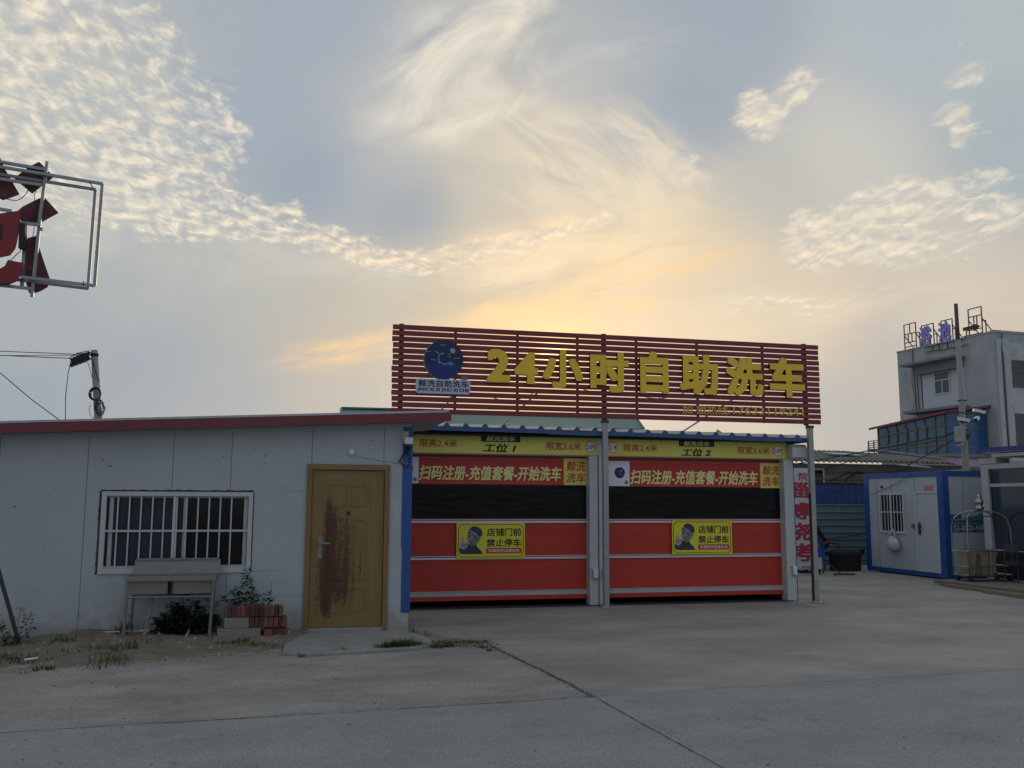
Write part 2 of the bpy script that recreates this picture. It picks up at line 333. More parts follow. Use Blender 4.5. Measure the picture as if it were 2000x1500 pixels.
for k_ in ('brick', 'brick2'):
    nt_ = M[k_].node_tree; b_ = nt_.nodes['Principled BSDF']; oi = nt_.nodes.new('ShaderNodeObjectInfo'); src_ = b_.inputs['Base Color'].links[0].from_socket
    rr_ = nt_.nodes.new('ShaderNodeMapRange'); rr_.inputs['To Min'].default_value = .5; rr_.inputs['To Max'].default_value = 1.45; nt_.links.new(oi.outputs['Random'], rr_.inputs[0])
    vv_ = nt_.nodes.new('ShaderNodeVectorMath'); vv_.operation = 'SCALE'; nt_.links.new(src_, vv_.inputs[0]); nt_.links.new(rr_.outputs[0], vv_.inputs['Scale']); nt_.links.new(vv_.outputs[0], b_.inputs['Base Color'])
def door_mat():
    m = bpy.data.materials.new('stained_wood_door'); m.use_nodes = True; nt = m.node_tree; N, L = nt.nodes, nt.links
    b = N['Principled BSDF']; b.inputs['Roughness'].default_value = .5
    t = N.new('ShaderNodeTexCoord'); s = N.new('ShaderNodeSeparateXYZ'); L.new(t.outputs['Object'], s.inputs[0])
    def mt(op, a, c=0.0, d=None, clamp=False):
        n = N.new('ShaderNodeMath'); n.operation = op; n.use_clamp = clamp
        for i, v in enumerate((a, c, d)):
            if v is None: continue
            if hasattr(v, 'is_linked'): L.new(v, n.inputs[i])
            else: n.inputs[i].default_value = v
        return n.outputs[0]
    mp = N.new('ShaderNodeMapping'); mp.inputs['Scale'].default_value = (14, 1, 1.1); L.new(t.outputs['Object'], mp.inputs[0])
    n1 = N.new('ShaderNodeTexNoise'); n1.inputs['Scale'].default_value = 2.2; n1.inputs['Detail'].default_value = 8; n1.inputs['Roughness'].default_value = .7; L.new(mp.outputs[0], n1.inputs['Vector'])
    n2 = N.new('ShaderNodeTexNoise'); n2.inputs['Scale'].default_value = 26; n2.inputs['Detail'].default_value = 6; n2.inputs['Roughness'].default_value = .7; L.new(t.outputs['Object'], n2.inputs['Vector'])
    x, z = s.outputs[0], s.outputs[2]
    def run(cx, w, z0, z1, amt):       # one rust run down the leaf
        gx = mt('MULTIPLY', mt('SUBTRACT', x, cx), 1/w); g = mt('EXPONENT', mt('MULTIPLY', mt('MULTIPLY', gx, gx), -1.0))
        n = N.new('ShaderNodeMapRange'); n.interpolation_type = 'SMOOTHSTEP'; L.new(z, n.inputs[0]); n.inputs[1].default_value = z0; n.inputs[2].default_value = z0+.3
        k = N.new('ShaderNodeMapRange'); k.interpolation_type = 'SMOOTHSTEP'; L.new(z, k.inputs[0]); k.inputs[1].default_value = z1; k.inputs[2].default_value = z1-.45
        return mt('MULTIPLY', mt('MULTIPLY', mt('MULTIPLY', g, n.outputs[0]), k.outputs[0]), amt)
    tot = run(.555, .05, .02, 1.85, 1.35)
    for a in ((.63, .035, .3, 1.75, .85), (.70, .05, .2, 1.6, .7), (.79, .035, .25, 1.65, .8), (.875, .03, .3, 1.5, .55), (.965, .022, .45, 1.55, .7), (.48, .07, .1, 1.2, .65), (.70, .24, .1, 1.75, .42), (.62, .34, .0, 1.1, .28)): tot = mt('ADD', tot, run(*a))
    nn = mt('ADD', mt('MULTIPLY', mt('SUBTRACT', n1.outputs[0], .5), 1.7), mt('MULTIPLY', mt('SUBTRACT', n2.outputs[0], .5), 1.5))
    f = N.new('ShaderNodeMapRange'); f.interpolation_type = 'SMOOTHSTEP'; f.inputs[1].default_value = .20; f.inputs[2].default_value = .92; f.inputs[4].default_value = .93
    L.new(mt('ADD', mt('MULTIPLY', tot, .62), nn), f.inputs[0])
    mx = N.new('ShaderNodeMix'); mx.data_type = 'RGBA'; L.new(f.outputs[0], mx.inputs[0])
    rm = N.new('ShaderNodeMapRange'); rm.inputs[1].default_value = .3; rm.inputs[2].default_value = .7; rm.inputs[3].default_value = .82; rm.inputs[4].default_value = 1.15; L.new(n1.outputs[0], rm.inputs[0])
    v = N.new('ShaderNodeVectorMath'); v.operation = 'SCALE'; v.inputs[0].default_value = (.25,.158,.048); L.new(rm.outputs[0], v.inputs['Scale'])
    L.new(v.outputs[0], mx.inputs[6]); mx.inputs[7].default_value = (.075,.02,.009,1)
    L.new(mx.outputs[2], b.inputs['Base Color'])
    return m
M['door'] = door_mat()

# ------------------------------------------------------------------ builders
ORG = {}
def tag(o, label=None, cat=None, group=None, kind=None):
    if label: o['label'] = label
    if cat: o['category'] = cat
    if group: o['group'] = group
    if kind: o['kind'] = kind
    return o
def thing(name, label, cat, loc=(0,0,0), rz=0.0, group=None, local=False):
    o = bpy.data.objects.new(name, None); COL.objects.link(o); o.empty_display_size = .2
    o.location = loc; o.rotation_euler = (0,0,rz)
    ORG[o.name] = Vector((0,0,0)) if local else Vector(loc)
    return tag(o, label, cat, group)
class MB:
    def __init__(s): s.b = bmesh.new(); s.mi = 0
    def _f(s, vs):
        try: f = s.b.faces.new(vs); f.material_index = s.mi; return f
        except ValueError: return None
    def quad(s, *p):
        return s._f([s.b.verts.new(q) for q in p])
    def box(s, x0, x1, y0, y1, z0, z1):
        v = [s.b.verts.new((x, y, z)) for x in (x0, x1) for y in (y0, y1) for z in (z0, z1)]
        for q in ((0,1,3,2),(4,6,7,5),(0,4,5,1),(2,3,7,6),(0,2,6,4),(1,5,7,3)): s._f([v[i] for i in q])
        return s
    def obox(s, c, ax, ay, az):
        """box about centre c with half-axis vectors"""
        c, ax, ay, az = map(Vector, (c, ax, ay, az))
        v = [s.b.verts.new(c+ax*i+ay*j+az*k) for i in (-1,1) for j in (-1,1) for k in (-1,1)]
        for q in ((0,1,3,2),(4,6,7,5),(0,4,5,1),(2,3,7,6),(0,2,6,4),(1,5,7,3)): s._f([v[i] for i in q])
        return s
    def bar(s, a, b, w, h=None):
        a, b = Vector(a), Vector(b); d = b-a; L_ = d.length; d.normalize()
        ref = Vector((0,0,1)) if abs(d.z) < .9 else Vector((1,0,0))
        e1 = d.cross(ref).normalized(); e2 = e1.cross(d)
        return s.obox((a+b)/2, d*L_/2, e1*w/2, e2*(h or w)/2)
    def tube(s, pts, r, n=8, cap=True, r1=None):
        pts = [Vector(p) for p in pts]; rings = []; k = len(pts)
        for i, p in enumerate(pts):
            d = (pts[min(i+1, k-1)]-pts[max(i-1, 0)]).normalized()
            ref = Vector((0,0,1)) if abs(d.z) < .95 else Vector((1,0,0))
            e1 = d.cross(ref).normalized(); e2 = e1.cross(d)
            rr = r if r1 is None else r+(r1-r)*i/(k-1)
            rings.append([s.b.verts.new(p+(e1*math.cos(2*math.pi*j/n)+e2*math.sin(2*math.pi*j/n))*rr) for j in range(n)])
        for a, b in zip(rings, rings[1:]):
            for j in range(n): s._f((a[j], a[(j+1)%n], b[(j+1)%n], b[j]))
        if cap: s._f(rings[0][::-1]); s._f(rings[-1])
        return s
    def prism(s, poly, O, r, u, t, front=0.0):
        """polygon in the frame O + r*x + u*y, thickness t behind the front"""
        O, r, u = Vector(O), Vector(r), Vector(u); n = r.cross(u)
        ar = sum(poly[i][0]*poly[(i+1)%len(poly)][1]-poly[(i+1)%len(poly)][0]*poly[i][1] for i in range(len(poly)))
        if ar < 0: poly = poly[::-1]
        a = [s.b.verts.new(O+r*x+u*y+n*front) for x, y in poly]; c = [s.b.verts.new(O+r*x+u*y+n*(front-t)) for x, y in poly]
        s._f(a); s._f(c[::-1]); k = len(poly)
        for i in range(k): s._f((a[i], c[i], c[(i+1)%k], a[(i+1)%k]))
        return s
    def lathe(s, prof, c=(0,0,0), n=20):
        c = Vector(c); rings = []
        for r_, z in prof: rings.append([s.b.verts.new(c+Vector((r_*math.cos(2*math.pi*j/n), r_*math.sin(2*math.pi*j/n), z))) for j in range(n)])
        for a, b in zip(rings, rings[1:]):
            for j in range(n): s._f((a[j], a[(j+1)%n], b[(j+1)%n], b[j]))
        s._f(rings[0][::-1]); s._f(rings[-1])
        return s
    def build(s, name, mt, parent=None, origin=None, bevel=0.0, smooth=False, local=False):
        me = bpy.data.meshes.new(name)
        if parent is not None: org = ORG[parent.name]
        elif origin is not None: org = Vector(origin)
        else:
            xs = [v.co for v in s.b.verts]
            org = Vector((sum(v.x for v in xs)/len(xs), sum(v.y for v in xs)/len(xs), min(v.z for v in xs)))
        bmesh.ops.translate(s.b, verts=s.b.verts, vec=-org)
        bmesh.ops.recalc_face_normals(s.b, faces=s.b.faces)
        if bevel:
            bmesh.ops.bevel(s.b, geom=[e for e in s.b.edges if len(e.link_faces) == 2 and e.calc_face_angle(0) > .6], offset=bevel, segments=1, affect='EDGES', clamp_overlap=True)
        s.b.to_mesh(me); s.b.free()
        if smooth:
            for p in me.polygons: p.use_smooth = True
        return finish(name, me, mt, parent, org)
def finish(name, me, mt, parent, org):
    for q in (mt if isinstance(mt, (list, tuple)) else [mt]): me.materials.append(q)
    o = bpy.data.objects.new(name, me); COL.objects.link(o)
    if parent is not None: o.parent = parent; ORG[o.name] = ORG[parent.name]
    else: o.location = org; ORG[o.name] = Vector(org)
    return o
XZ = ((1,0,0), (0,0,1))        # frame of a surface facing -Y
def text(name, body, x0, y0, x1, y1, O, r, u, parent, mt, t=.004, off=.012, shear=0.0, side=None, front=0.0, gap=1.0):
    """lettering fitted in the rectangle (x0,y0)-(x1,y1) of the frame O, r, u; O is on the surface, thickness t"""
    # heavy strokes: the outline is laid five times, shifted by the stroke gain and stepped a hair in depth
    c = bpy.data.curves.new(name, 'FONT'); c.body = body; c.size = 1; c.extrude = .05; c.offset = 0.0; c.shear = shear; c.resolution_u = 2
    c.space_character = gap; c.space_line = .95
    o = bpy.data.objects.new(name, c); COL.objects.link(o)
    dg = bpy.context.evaluated_depsgraph_get(); dg.update()
    me = bpy.data.meshes.new_from_object(o.evaluated_get(dg)); me.name = name
    bpy.data.objects.remove(o); bpy.data.curves.remove(c)
    e = off*.92
    bm = bmesh.new(); bm.from_mesh(me); src = list(bm.verts)+list(bm.edges)+list(bm.faces)
    flags = []
    if e > 0:
        for k, (ax, ay) in enumerate(((e, e), (-e, e), (e, -e), (-e, -e)) if not side or off < .03 else [(e*i/3, e*j/3) for i in range(-3, 4) for j in range(-3, 4) if max(abs(i), abs(j)) == 3]):
            d = bmesh.ops.duplicate(bm, geom=src)
            bmesh.ops.translate(bm, verts=[q for q in d['geom'] if isinstance(q, bmesh.types.BMVert)], vec=(ax, ay, -(.0002 if side else .0006)*(k+1)))
    bm.to_mesh(me); bm.free()
    P = np.array([v.co[:] for v in me.vertices]); lo, hi = P.min(0), P.max(0)
    Ov, rv, uv_ = Vector(O), Vector(r), Vector(u); n = rv.cross(uv_)
    org = ORG[parent.name]
    sides = [abs(p.normal.z) < .5 for p in me.polygons]
    for v in me.vertices:
        fx = (v.co.x-lo[0])/(hi[0]-lo[0]); fy = (v.co.y-lo[1])/(hi[1]-lo[1]); fz = (v.co.z-lo[2])/(hi[2]-lo[2])
        v.co = Ov+rv*(x0+(x1-x0)*fx)+uv_*(y0+(y1-y0)*fy)+n*(front+t*fz)-org
    me.materials.clear()
    ob = finish(name, me, [mt, side] if side else mt, parent, org)
    for p, s_ in zip(me.polygons, sides): p.material_index = 1 if (s_ and side) else 0
    return ob
def tpx(name, body, a, b, Y, parent, mt, **k):
    """lettering on a plane facing the street, between two photo corners"""
    p, q = PY(*a, Y), PY(*b, Y)
    x0, x1 = sorted((p[0], q[0])); z0, z1 = sorted((p[2], q[2]))
    return text(name, body, x0, z0, x1, z1, (0, Y, 0), *XZ, parent, mt, **k)
def rpx(a, b, Y):
    p, q = PY(*a, Y), PY(*b, Y); return min(p[0], q[0]), max(p[0], q[0]), min(p[2], q[2]), max(p[2], q[2])
def disc(cx, cy, r_, n=32): return [(cx+r_*math.cos(2*math.pi*i/n), cy+r_*math.sin(2*math.pi*i/n)) for i in range(n)]
def rrect(x0, x1, y0, y1, rad, n=5):
    p = []
    for cx, cy, a0 in ((x1-rad, y1-rad, 0), (x0+rad, y1-rad, 90), (x0+rad, y0+rad, 180), (x1-rad, y0+rad, 270)):
        p += [(cx+rad*math.cos(R(a0+90*i/n)), cy+rad*math.sin(R(a0+90*i/n))) for i in range(n+1)]
    return p
def ring(mb, outer, inner, O, r, u, t, front):
    k = len(outer)
    for i in range(k):
        j = (i+1) % k
        mb.prism([outer[i], outer[j], inner[j], inner[i]], O, r, u, t, front)
def structure(o): return tag(o, kind='structure')

# ------------------------------------------------------------------ ground
g = MB()
def axis(lo, hi, fine0, fine1, step):
    a = list(np.arange(fine0, fine1+1e-6, step)); return [lo, lo*.4, lo*.15, lo*.06]+a+[hi*.06, hi*.15, hi*.4, hi]
g.quad((-900,-900,0),(900,-900,0),(900,900,0),(-900,900,0))
structure(g.build('ground', M['concrete'], origin=(0,0,0)))
def road_y(x): return 7.26+.052*x if x < 2.5 else 7.39+.068*(x-2.5)
g = MB()
xs = [-60, -20]+[i*.25 for i in range(-24, 49)]+[30, 70]
for a, b in zip(xs, xs[1:]):
    ja = random.uniform(-.012, .012) if 'pj' not in globals() else pj
    jb = random.uniform(-.012, .012); 
    g.quad((a, -30, .004), (b, -30, .004), (b, road_y(b)+jb, .004), (a, road_y(a)+ja, .004)); pj = jb
structure(g.build('road', M['road'], origin=(0,0,0)))
# rough apron left of the expansion joint
g = MB()
def joint_x(y): return 2.28+(10.37-y)*.081 if y > 7.4 else 2.52+(7.4-y)*.043
ys = [7.42+i*.12 for i in range(0, 26)]
for a, b in zip(ys, ys[1:]):
    g.quad((-40, a if a > 7.43 else 5.6, .003), (joint_x(a)-.02, a if a > 7.43 else 7.37, .003), (joint_x(b)-.02, b, .003), (-40, b, .003))
g.quad((-40, ys[-1], .003), (joint_x(ys[-1])-.02, ys[-1], .003), (1.6, 11.8, .003), (-40, 11.8, .003))
structure(g.build('apron_pavement', M['apron'], origin=(0,0,0)))
def strip(name, pts, w0, w1, z, mt, jag=.4):
    mb = MB(); L_, R_ = [], []
    P = [Vector((p[0], p[1], z)) for p in pts]; fine = []
    for a, b in zip(P, P[1:]):
        n = max(2, int((b-a).length/.06)); fine += [a.lerp(b, i/n) for i in range(n)]
    fine.append(P[-1]); k = len(fine); wob = 0
    for i, p in enumerate(fine):
        d = (fine[min(i+1, k-1)]-fine[max(i-1, 0)]).normalized(); e = Vector((d.y, -d.x, 0))
        wob = wob*.8+random.uniform(-1, 1)*w0*.25
        w = (w0+(w1-w0)*i/(k-1))*random.uniform(1-jag, 1+jag)/2
        L_.append(mb.b.verts.new(p+e*(wob+w))); R_.append(mb.b.verts.new(p+e*(wob-w)))
    for i in range(k-1): mb._f((L_[i], L_[i+1], R_[i+1], R_[i]))
    return structure(mb.build(name, mt, origin=(pts[0][0], pts[0][1], 0)))
strip('pavement_crack', [(2.28,10.37),(2.40,8.9),(2.52,7.42)], .034, .03, .009, M['crack'], .5)
strip('pavement_crack', [(2.52,7.42),(2.56,6.4),(2.64,4.6),(2.75,2.5)], .009, .008, .009, M['crack'], .5)
strip('pavement_crack', [(2.5,7.40),(4.5,7.53),(7.0,7.70),(12,8.04)], .010, .007, .009, M['crack'], .7)
strip('pavement_crack', [(2.5,7.385),(1.6,7.335),(.4,7.27),(-1.0,7.2)], .014, .004, .009, M['crack'], .8)
# doorstep
poly = [G(*p_, .04)[:2] for p_ in ((556,1256),(600,1236),(797,1231),(838,1246),(846,1256),(815,1264),(690,1271),(600,1277),(552,1273))]
mb = MB(); mb.prism([tuple(p_) for p_ in poly], (0,0,.042), (1,0,0), (0,1,0), .06)
structure(mb.build('doorstep_pavement', M['step'], origin=(.8,11.3,0), bevel=.012))
# earth verge in front of the shed
def low_y(x):
    P = [(-5,9.4),(-3.1,9.55),(-2.2,9.75),(-1.0,10.1),(-.2,10.35),(.2,10.75),(.5,11.3)]
    for (a, ya), (b, yb) in zip(P, P[1:]):
        if a <= x <= b: return ya+(yb-ya)*(x-a)/(b-a)
    return 11.5
from mathutils import noise as mn
mb = MB(); NX, NY = 130, 46; grid = []
for i in range(NX+1):
    x = -5+5.45*i/NX; row = []
    for j in range(NY+1):
        t = j/NY; y0 = low_y(x)+.16*mn.noise((x*2.2, 3.1, 0))+.08*mn.noise((x*9, 1.1, 0))+.04*mn.noise((x*25, 7.1, 0)); y = y0+(11.9-y0)*t
        h = .075*min(1, t*1.6)*(1.0+.35*math.exp(-((x+1.9)/.5)**2)) * (0.55 if x < -2.3 else 1)
        h += .035*mn.noise((x*2.5, y*2.5, .3))*min(1, t*5)+.016*mn.noise((x*9, y*9, 1.3))*min(1, t*6)+.008*mn.noise((x*24, y*24, 2.3))*min(1, t*8)
        if x > .1: h *= max(0, (.45-x)/.35)
        row.append(mb.b.verts.new((x, y, (h if t > 0 else -.02)+(0.004 if t > 0 else 0))))
    grid.append(row)
for i in range(NX):
    for j in range(NY): mb._f((grid[i][j], grid[i+1][j], grid[i+1][j+1], grid[i][j+1]))
DIRT = structure(mb.build('dirt_verge', M['dirt'], origin=(0,0,0), smooth=True))

# ------------------------------------------------------------------ white panel shed (left)
L_ = 11.73
shed = thing('panel_shed', 'low white panel shed with a maroon roof edge, barred window and rust-stained wooden door', 'building', (-1.0, L_, 0))
def roof_z(x): return 2.645+.052*(x-.87)
mb = MB(); XL = -6.5
# front wall as pieces round the window and the door
def wallpiece(x0, x1, z0, z1f):
    v = []
    for y in (L_, L_+.075):
        v += [mb.b.verts.new((x0, y, z0)), mb.b.verts.new((x1, y, z0)), mb.b.verts.new((x1, y, z1f(x1))), mb.b.verts.new((x0, y, z1f(x0)))]
    for q in ((0,1,2,3),(7,6,5,4),(0,4,5,1),(3,2,6,7),(0,3,7,4),(1,5,6,2)): mb._f([v[i] for i in q])
top = lambda x: roof_z(x)-.1
WX0, WX1, WZ0, WZ1 = -2.07, -.345, .735, 1.69
DX0, DX1, DZ1 = .285, 1.305, 2.04
wallpiece(XL, WX0, -.12, top); wallpiece(WX0, WX1, -.12, lambda x: WZ0); wallpiece(WX0, WX1, WZ1, top)
wallpiece(WX1, DX0, -.12, top); wallpiece(DX0, DX1, DZ1, top); wallpiece(DX1, 1.57, -.12, top)
mb.box(1.5, 1.57, L_+.075, 13.25, -.12, 2.55); mb.box(XL, XL+.07, L_+.075, 13.25, -.12, 2.1); mb.box(XL, 1.57, 13.18, 13.25, -.12, 2.12)
mb.build('wall', M['panel'], shed)
mb = MB()
mb.box(WX0-.2, WX1+.2, L_+.5, L_+.52, .4, 2.0)
mb.build('inner_wall', M['cloth_and_shade_black'], shed)
# seams, holes, tape patches
mb = MB()
for x, z0, z1 in ((-3.18,0,2.3),(-2.235,0,2.34),(-1.29,1.70,2.4),(-.62,1.70,2.42),(-.62,0,.73),(.335,2.05,2.47),(1.225,2.05,2.5),(-.1,0,.62)):
    mb = MB(); mb.box(x-.004, x+.004, L_-.002, L_+.004, z0, z1); mb.build('seam', M['seam'], shed)
for x0, x1, z in ((-.34,.02,.742),(.0,.27,1.70),(-.07,.27,.44)): mb = MB(); mb.box(x0, x1, L_-.002, L_+.004, z, z+.004); mb.build('seam', M['seam'], shed)
mb = MB()
for x0, x1, z0 in ((-.05,.09,1.74),(-.06,.06,.62),(-.03,.03,.43)): mb = MB(); mb.box(x0, x1, L_-.003, L_+.004, z0, z0+.035); mb.build('tape', M['tape'], shed)
rs = random.Random(4)
for i in range(44):
    x = rs.uniform(-3.3, 1.4); z = rs.choice([rs.uniform(.3, 2.3), rs.uniform(2.05, 2.35)])
    if WX0-.05 < x < WX1+.05 and WZ0-.05 < z < WZ1+.05 or (x > DX0-.05 and z < DZ1+.05): continue
    r_ = rs.uniform(.004, .009); mb = MB(); mb.prism(disc(x, z, r_, 6), (0, L_, 0), *XZ, .004, .002); mb.build('screw_hole', M['black'], shed)
for x0, z0, w in ((-2.02,1.98,.045),(-3.0,1.5,.03)): mb = MB(); mb.box(x0, x0+w, L_-.002, L_+.003, z0, z0+.01); mb.build('scratch', M['black'], shed)
# dark foam round the window frame
mb = MB(); pts_o, pts_i = [], []
N_ = 60
for (a, b) in (((WX0, WZ0-.01), (WX0, WZ1)), ((WX0, WZ1), (WX1, WZ1)), ((WX1, WZ1), (WX1, WZ0))):
    for i in range(N_):
        t0, t1 = i/N_, (i+1)/N_; q = []
        for t in (t0, t1):
            p_ = (a[0]+(b[0]-a[0])*t, a[1]+(b[1]-a[1])*t)
            k = .012+.02*abs(mn.noise((p_[0]*12, p_[1]*12, 5)))
            if b[0] == a[0] == WX1: k *= .45
            if a[1] == b[1]: o_ = (p_[0], p_[1]+k)
            elif a[0] == WX0: o_ = (p_[0]-k, p_[1])
            else: o_ = (p_[0]+k, p_[1])
            q.append((p_, o_))
        mb.prism([q[0][0], q[1][0], q[1][1], q[0][1]], (0, L_, 0), *XZ, .006, .004)
mb.build('foam_edge', M['stain'], shed)
# window: outer frame, sashes, glass, bars
fw = .055; mb = MB()
o_ = [(WX0+.012, WZ0-.005), (WX1-.004, WZ0-.005), (WX1-.004, WZ1-.004), (WX0+.012, WZ1-.004)]; i_ = [(WX0+.012+fw, WZ0+fw), (WX1-fw, WZ0+fw), (WX1-fw, WZ1-fw), (WX0+.012+fw, WZ1-fw)]
ring(mb, o_, i_, (0, L_, 0), *XZ, .07, .022)
win = mb.build('window', M['white_alu'], shed)
mb = MB(); mb.box(WX0+fw+.02, -1.125, L_+.05, L_+.056, WZ0+fw, WZ1-fw); mb.build('pane', mat('curtained_glass', (.028,.036,.05), .25, var=.3, vscale=5, stretch=(3,1,.4), spec=.3), win)
mb = MB(); mb.box(-1.124, WX1-fw-.005, L_+.05, L_+.056, WZ0+fw, WZ1-fw); mb.build('pane', mat('black_glass', (.006,.007,.007), .1, var=.2, spec=.3), win)
mb = MB()
for x in (-1.95, -1.125, -.43): mb.box(x-.022, x+.022, L_+.02, L_+.05, WZ0+fw, WZ1-fw)
mb.box(WX0+fw, WX1-fw, L_+.022, L_+.05, WZ0+fw, WZ0+fw+.028); mb.box(WX0+fw, WX1-fw, L_+.022, L_+.05, WZ1-fw-.02, WZ1-fw)
mb.build('sash', mat('sash_white', (.42,.44,.41), .5), win)
mb = MB(); mb.box(-1.9, -1.16, L_+.059, L_+.065, WZ0+fw+.03, WZ1-fw-.03); mb.build('curtain', M['curtain'], win)
mb = MB()
zmid = 1.225
for i in range(11):
    x = WX0+.02+fw+.128*(i+1)-.01
    if i == 5: mb.box(x-.026, x+.004, L_-.012, L_+.012, WZ0+fw-.003, WZ1-fw+.003); mb.box(x+.008, x+.026, L_-.008, L_+.012, WZ0+fw-.003, WZ1-fw+.003)
    else: mb.box(x-.008, x+.008, L_-.008, L_+.008, WZ0+fw-.003, WZ1-fw+.003)
mb.box(WX0+fw, WX1-fw+.003, L_-.014, L_-.009, zmid-.012, zmid+.012)
mb.build('window_bar', M['white_alu'], win)
# door
mb = MB(); jw = .062
mb.box(DX0-.002, DX0+jw, L_-.03, L_+.075, -.02, DZ1); mb.box(DX1-jw, DX1+.002, L_-.03, L_+.075, -.02, DZ1); mb.box(DX0+jw, DX1-jw, L_-.03, L_+.075, DZ1-.068, DZ1)
for k_, d in ((.02,.036),(.045,.033)):
    mb.box(DX0+k_, DX0+k_+.008, L_-d, L_-.03, -.0, DZ1-k_); mb.box(DX1-k_-.008, DX1-k_, L_-d, L_-.03, 0, DZ1-k_)
fr_ = mb.build('door_frame', M['wood'], shed, bevel=.004)
mb = MB(); dx0, dx1, dz0, dz1 = DX0+jw+.006, DX1-jw-.006, .055, DZ1-.074
mb.box(dx0, dx1, L_+.005, L_+.05, dz0, dz1)
def molding(x0, x1, z0, z1, w=.014):
    for a in ((x0, x1, z0, z0+w), (x0, x1, z1-w, z1), (x0, x0+w, z0+w, z1-w), (x1-w, x1, z0+w, z1-w)): mb.box(a[0], a[1], L_-.003, L_+.007, a[2], a[3])
cx = (dx0+dx1)/2
molding(cx-.24, cx-.01, 1.52, 1.80); molding(cx+.04, cx+.24, 1.52, 1.78)
molding(cx-.24, cx-.02, .62, 1.36); molding(cx+.05, cx+.24, .62, 1.36); molding(cx-.24, cx-.02, .22, .52); molding(cx+.05, cx+.24, .24, .52)
door = mb.build('door', M['door'], shed, origin=None)
for v in door.data.vertices: v.co += ORG[shed.name]
door.location = -ORG[shed.name]; 
mb = MB(); mb.box(.435, .495, L_-.008, L_+.006, .88, 1.15); mb.box(.455, .475, L_-.05, L_-.008, 1.06, 1.08); mb.box(.455, .585, L_-.062, L_-.048, 1.055, 1.08)
mb.prism(disc(.465, .96, .011, 14), (0, L_, 0), *XZ, .006, .013)
hd = mb.build('handle', M['steel'], shed, bevel=.004)
mb = MB(); mb.prism(disc(.80, 1.43, .021, 20), (0, L_, 0), *XZ, .01, .007); mb.build('peephole', M['black'], shed)
mb = MB(); mb.box(DX0+jw, DX1-jw, L_-.02, L_+.05, .0, .05); mb.build('threshold', M['galv'], shed)
# blue corner cover
mb = MB(); zz = [.215+i*.07 for i in range(34)]; xl = [1.475+.006*mn.noise((z*4, 1, 1))-.012*(z > 1.0) for z in zz]
poly = [(x, z) for x, z in zip(xl, zz)]+[(1.588, zz[-1]), (1.588, .205)]
mb.prism(poly, (0, L_, 0), *XZ, .012, .009); mb.box(1.571, 1.588, L_+.003, 13.2, .205, 2.5)
for z in (1.62, 1.27, .52, .33): mb.box(1.47, 1.5895, L_-.0105, L_-.009, z, z+.006)
mb.build('corner_cover', M['blue'], shed)
# roof slab, maroon fascia, grey top skin
def slab(mb, x0, x1, y0, y1, zt, zb):
    v = []
    for y in (y0, y1):
        v += [mb.b.verts.new((x0, y, zt(x0))), mb.b.verts.new((x1, y, zt(x1))), mb.b.verts.new((x1, y, zb(x1))), mb.b.verts.new((x0, y, zb(x0)))]
    for q in ((0,1,2,3),(7,6,5,4),(0,4,5,1),(3,2,6,7),(0,3,7,4),(1,5,6,2)): mb._f([v[i] for i in q])
rz = roof_z
mb = MB(); slab(mb, -6.8, 2.0, 11.445, 13.38, lambda x: rz(x)-.01, lambda x: rz(x)-.095); rf = mb.build('roof', M['cabin'], shed)
mb = MB(); slab(mb, -6.82, .9, 11.425, 11.445, lambda x: rz(x)-.004, lambda x: rz(x)-.112); slab(mb, .903, 2.03, 11.42, 11.445, lambda x: rz(x)-.002, lambda x: rz(x)-.116)
mb.build('fascia', M['fascia'], rf)
mb = MB(); slab(mb, -6.82, 2.0, 11.42, 13.4, lambda x: rz(x)+.024, lambda x: rz(x)-.002); mb.build('roof_skin', M['galv'], rf)

# security camera on the shed corner
sc = thing('security_camera', 'white dome security camera on the blue corner of the white shed', 'security camera', (1.50, L_, 2.30))
mb = MB(); mb.box(1.445, 1.53, L_-.02, L_-.012, 2.32, 2.47); mb.build('mounting_plate', M['pale_yellow'] if False else mat('cream_plate', (.5,.47,.4), .6), sc)
mb = MB(); mb.prism(rrect(1.47, 1.575, 2.30, 2.39, .02), (0, L_-.03, 0), *XZ, .10, .10); mb.bar((1.51, L_-.02, 2.37), (1.52, L_-.05, 2.36), .03)
mb.build('housing', M['white_pvc'], sc, bevel=.008)
mb = MB(); mb.lathe([(.008,-.07),(.03,-.06),(.045,-.035),(.048,0),(.045,.01)], (1.52, L_-.08, 2.295), 18); mb.build('dome', M['glass'], sc, smooth=True)
mb = MB(); pts = [(1.50+.055*math.sin(a*1.0)*(1+.2*math.sin(3*a)), L_-.03-.01*math.cos(a), 2.10+.09*math.cos(a)) for a in np.linspace(0, 6.2, 26)]
mb.tube(pts, .006, 6); mb.tube([(1.50, L_-.03, 2.24), (1.45, L_-.03, 2.15), (1.41, L_-.02, 2.07)], .008, 6); mb.tube([(1.52, L_-.06, 2.24),(1.51, L_-.04, 2.2),(1.5, L_-.03, 2.18)], .012, 6)
mb.build('cable_loop', M['cable'], sc)
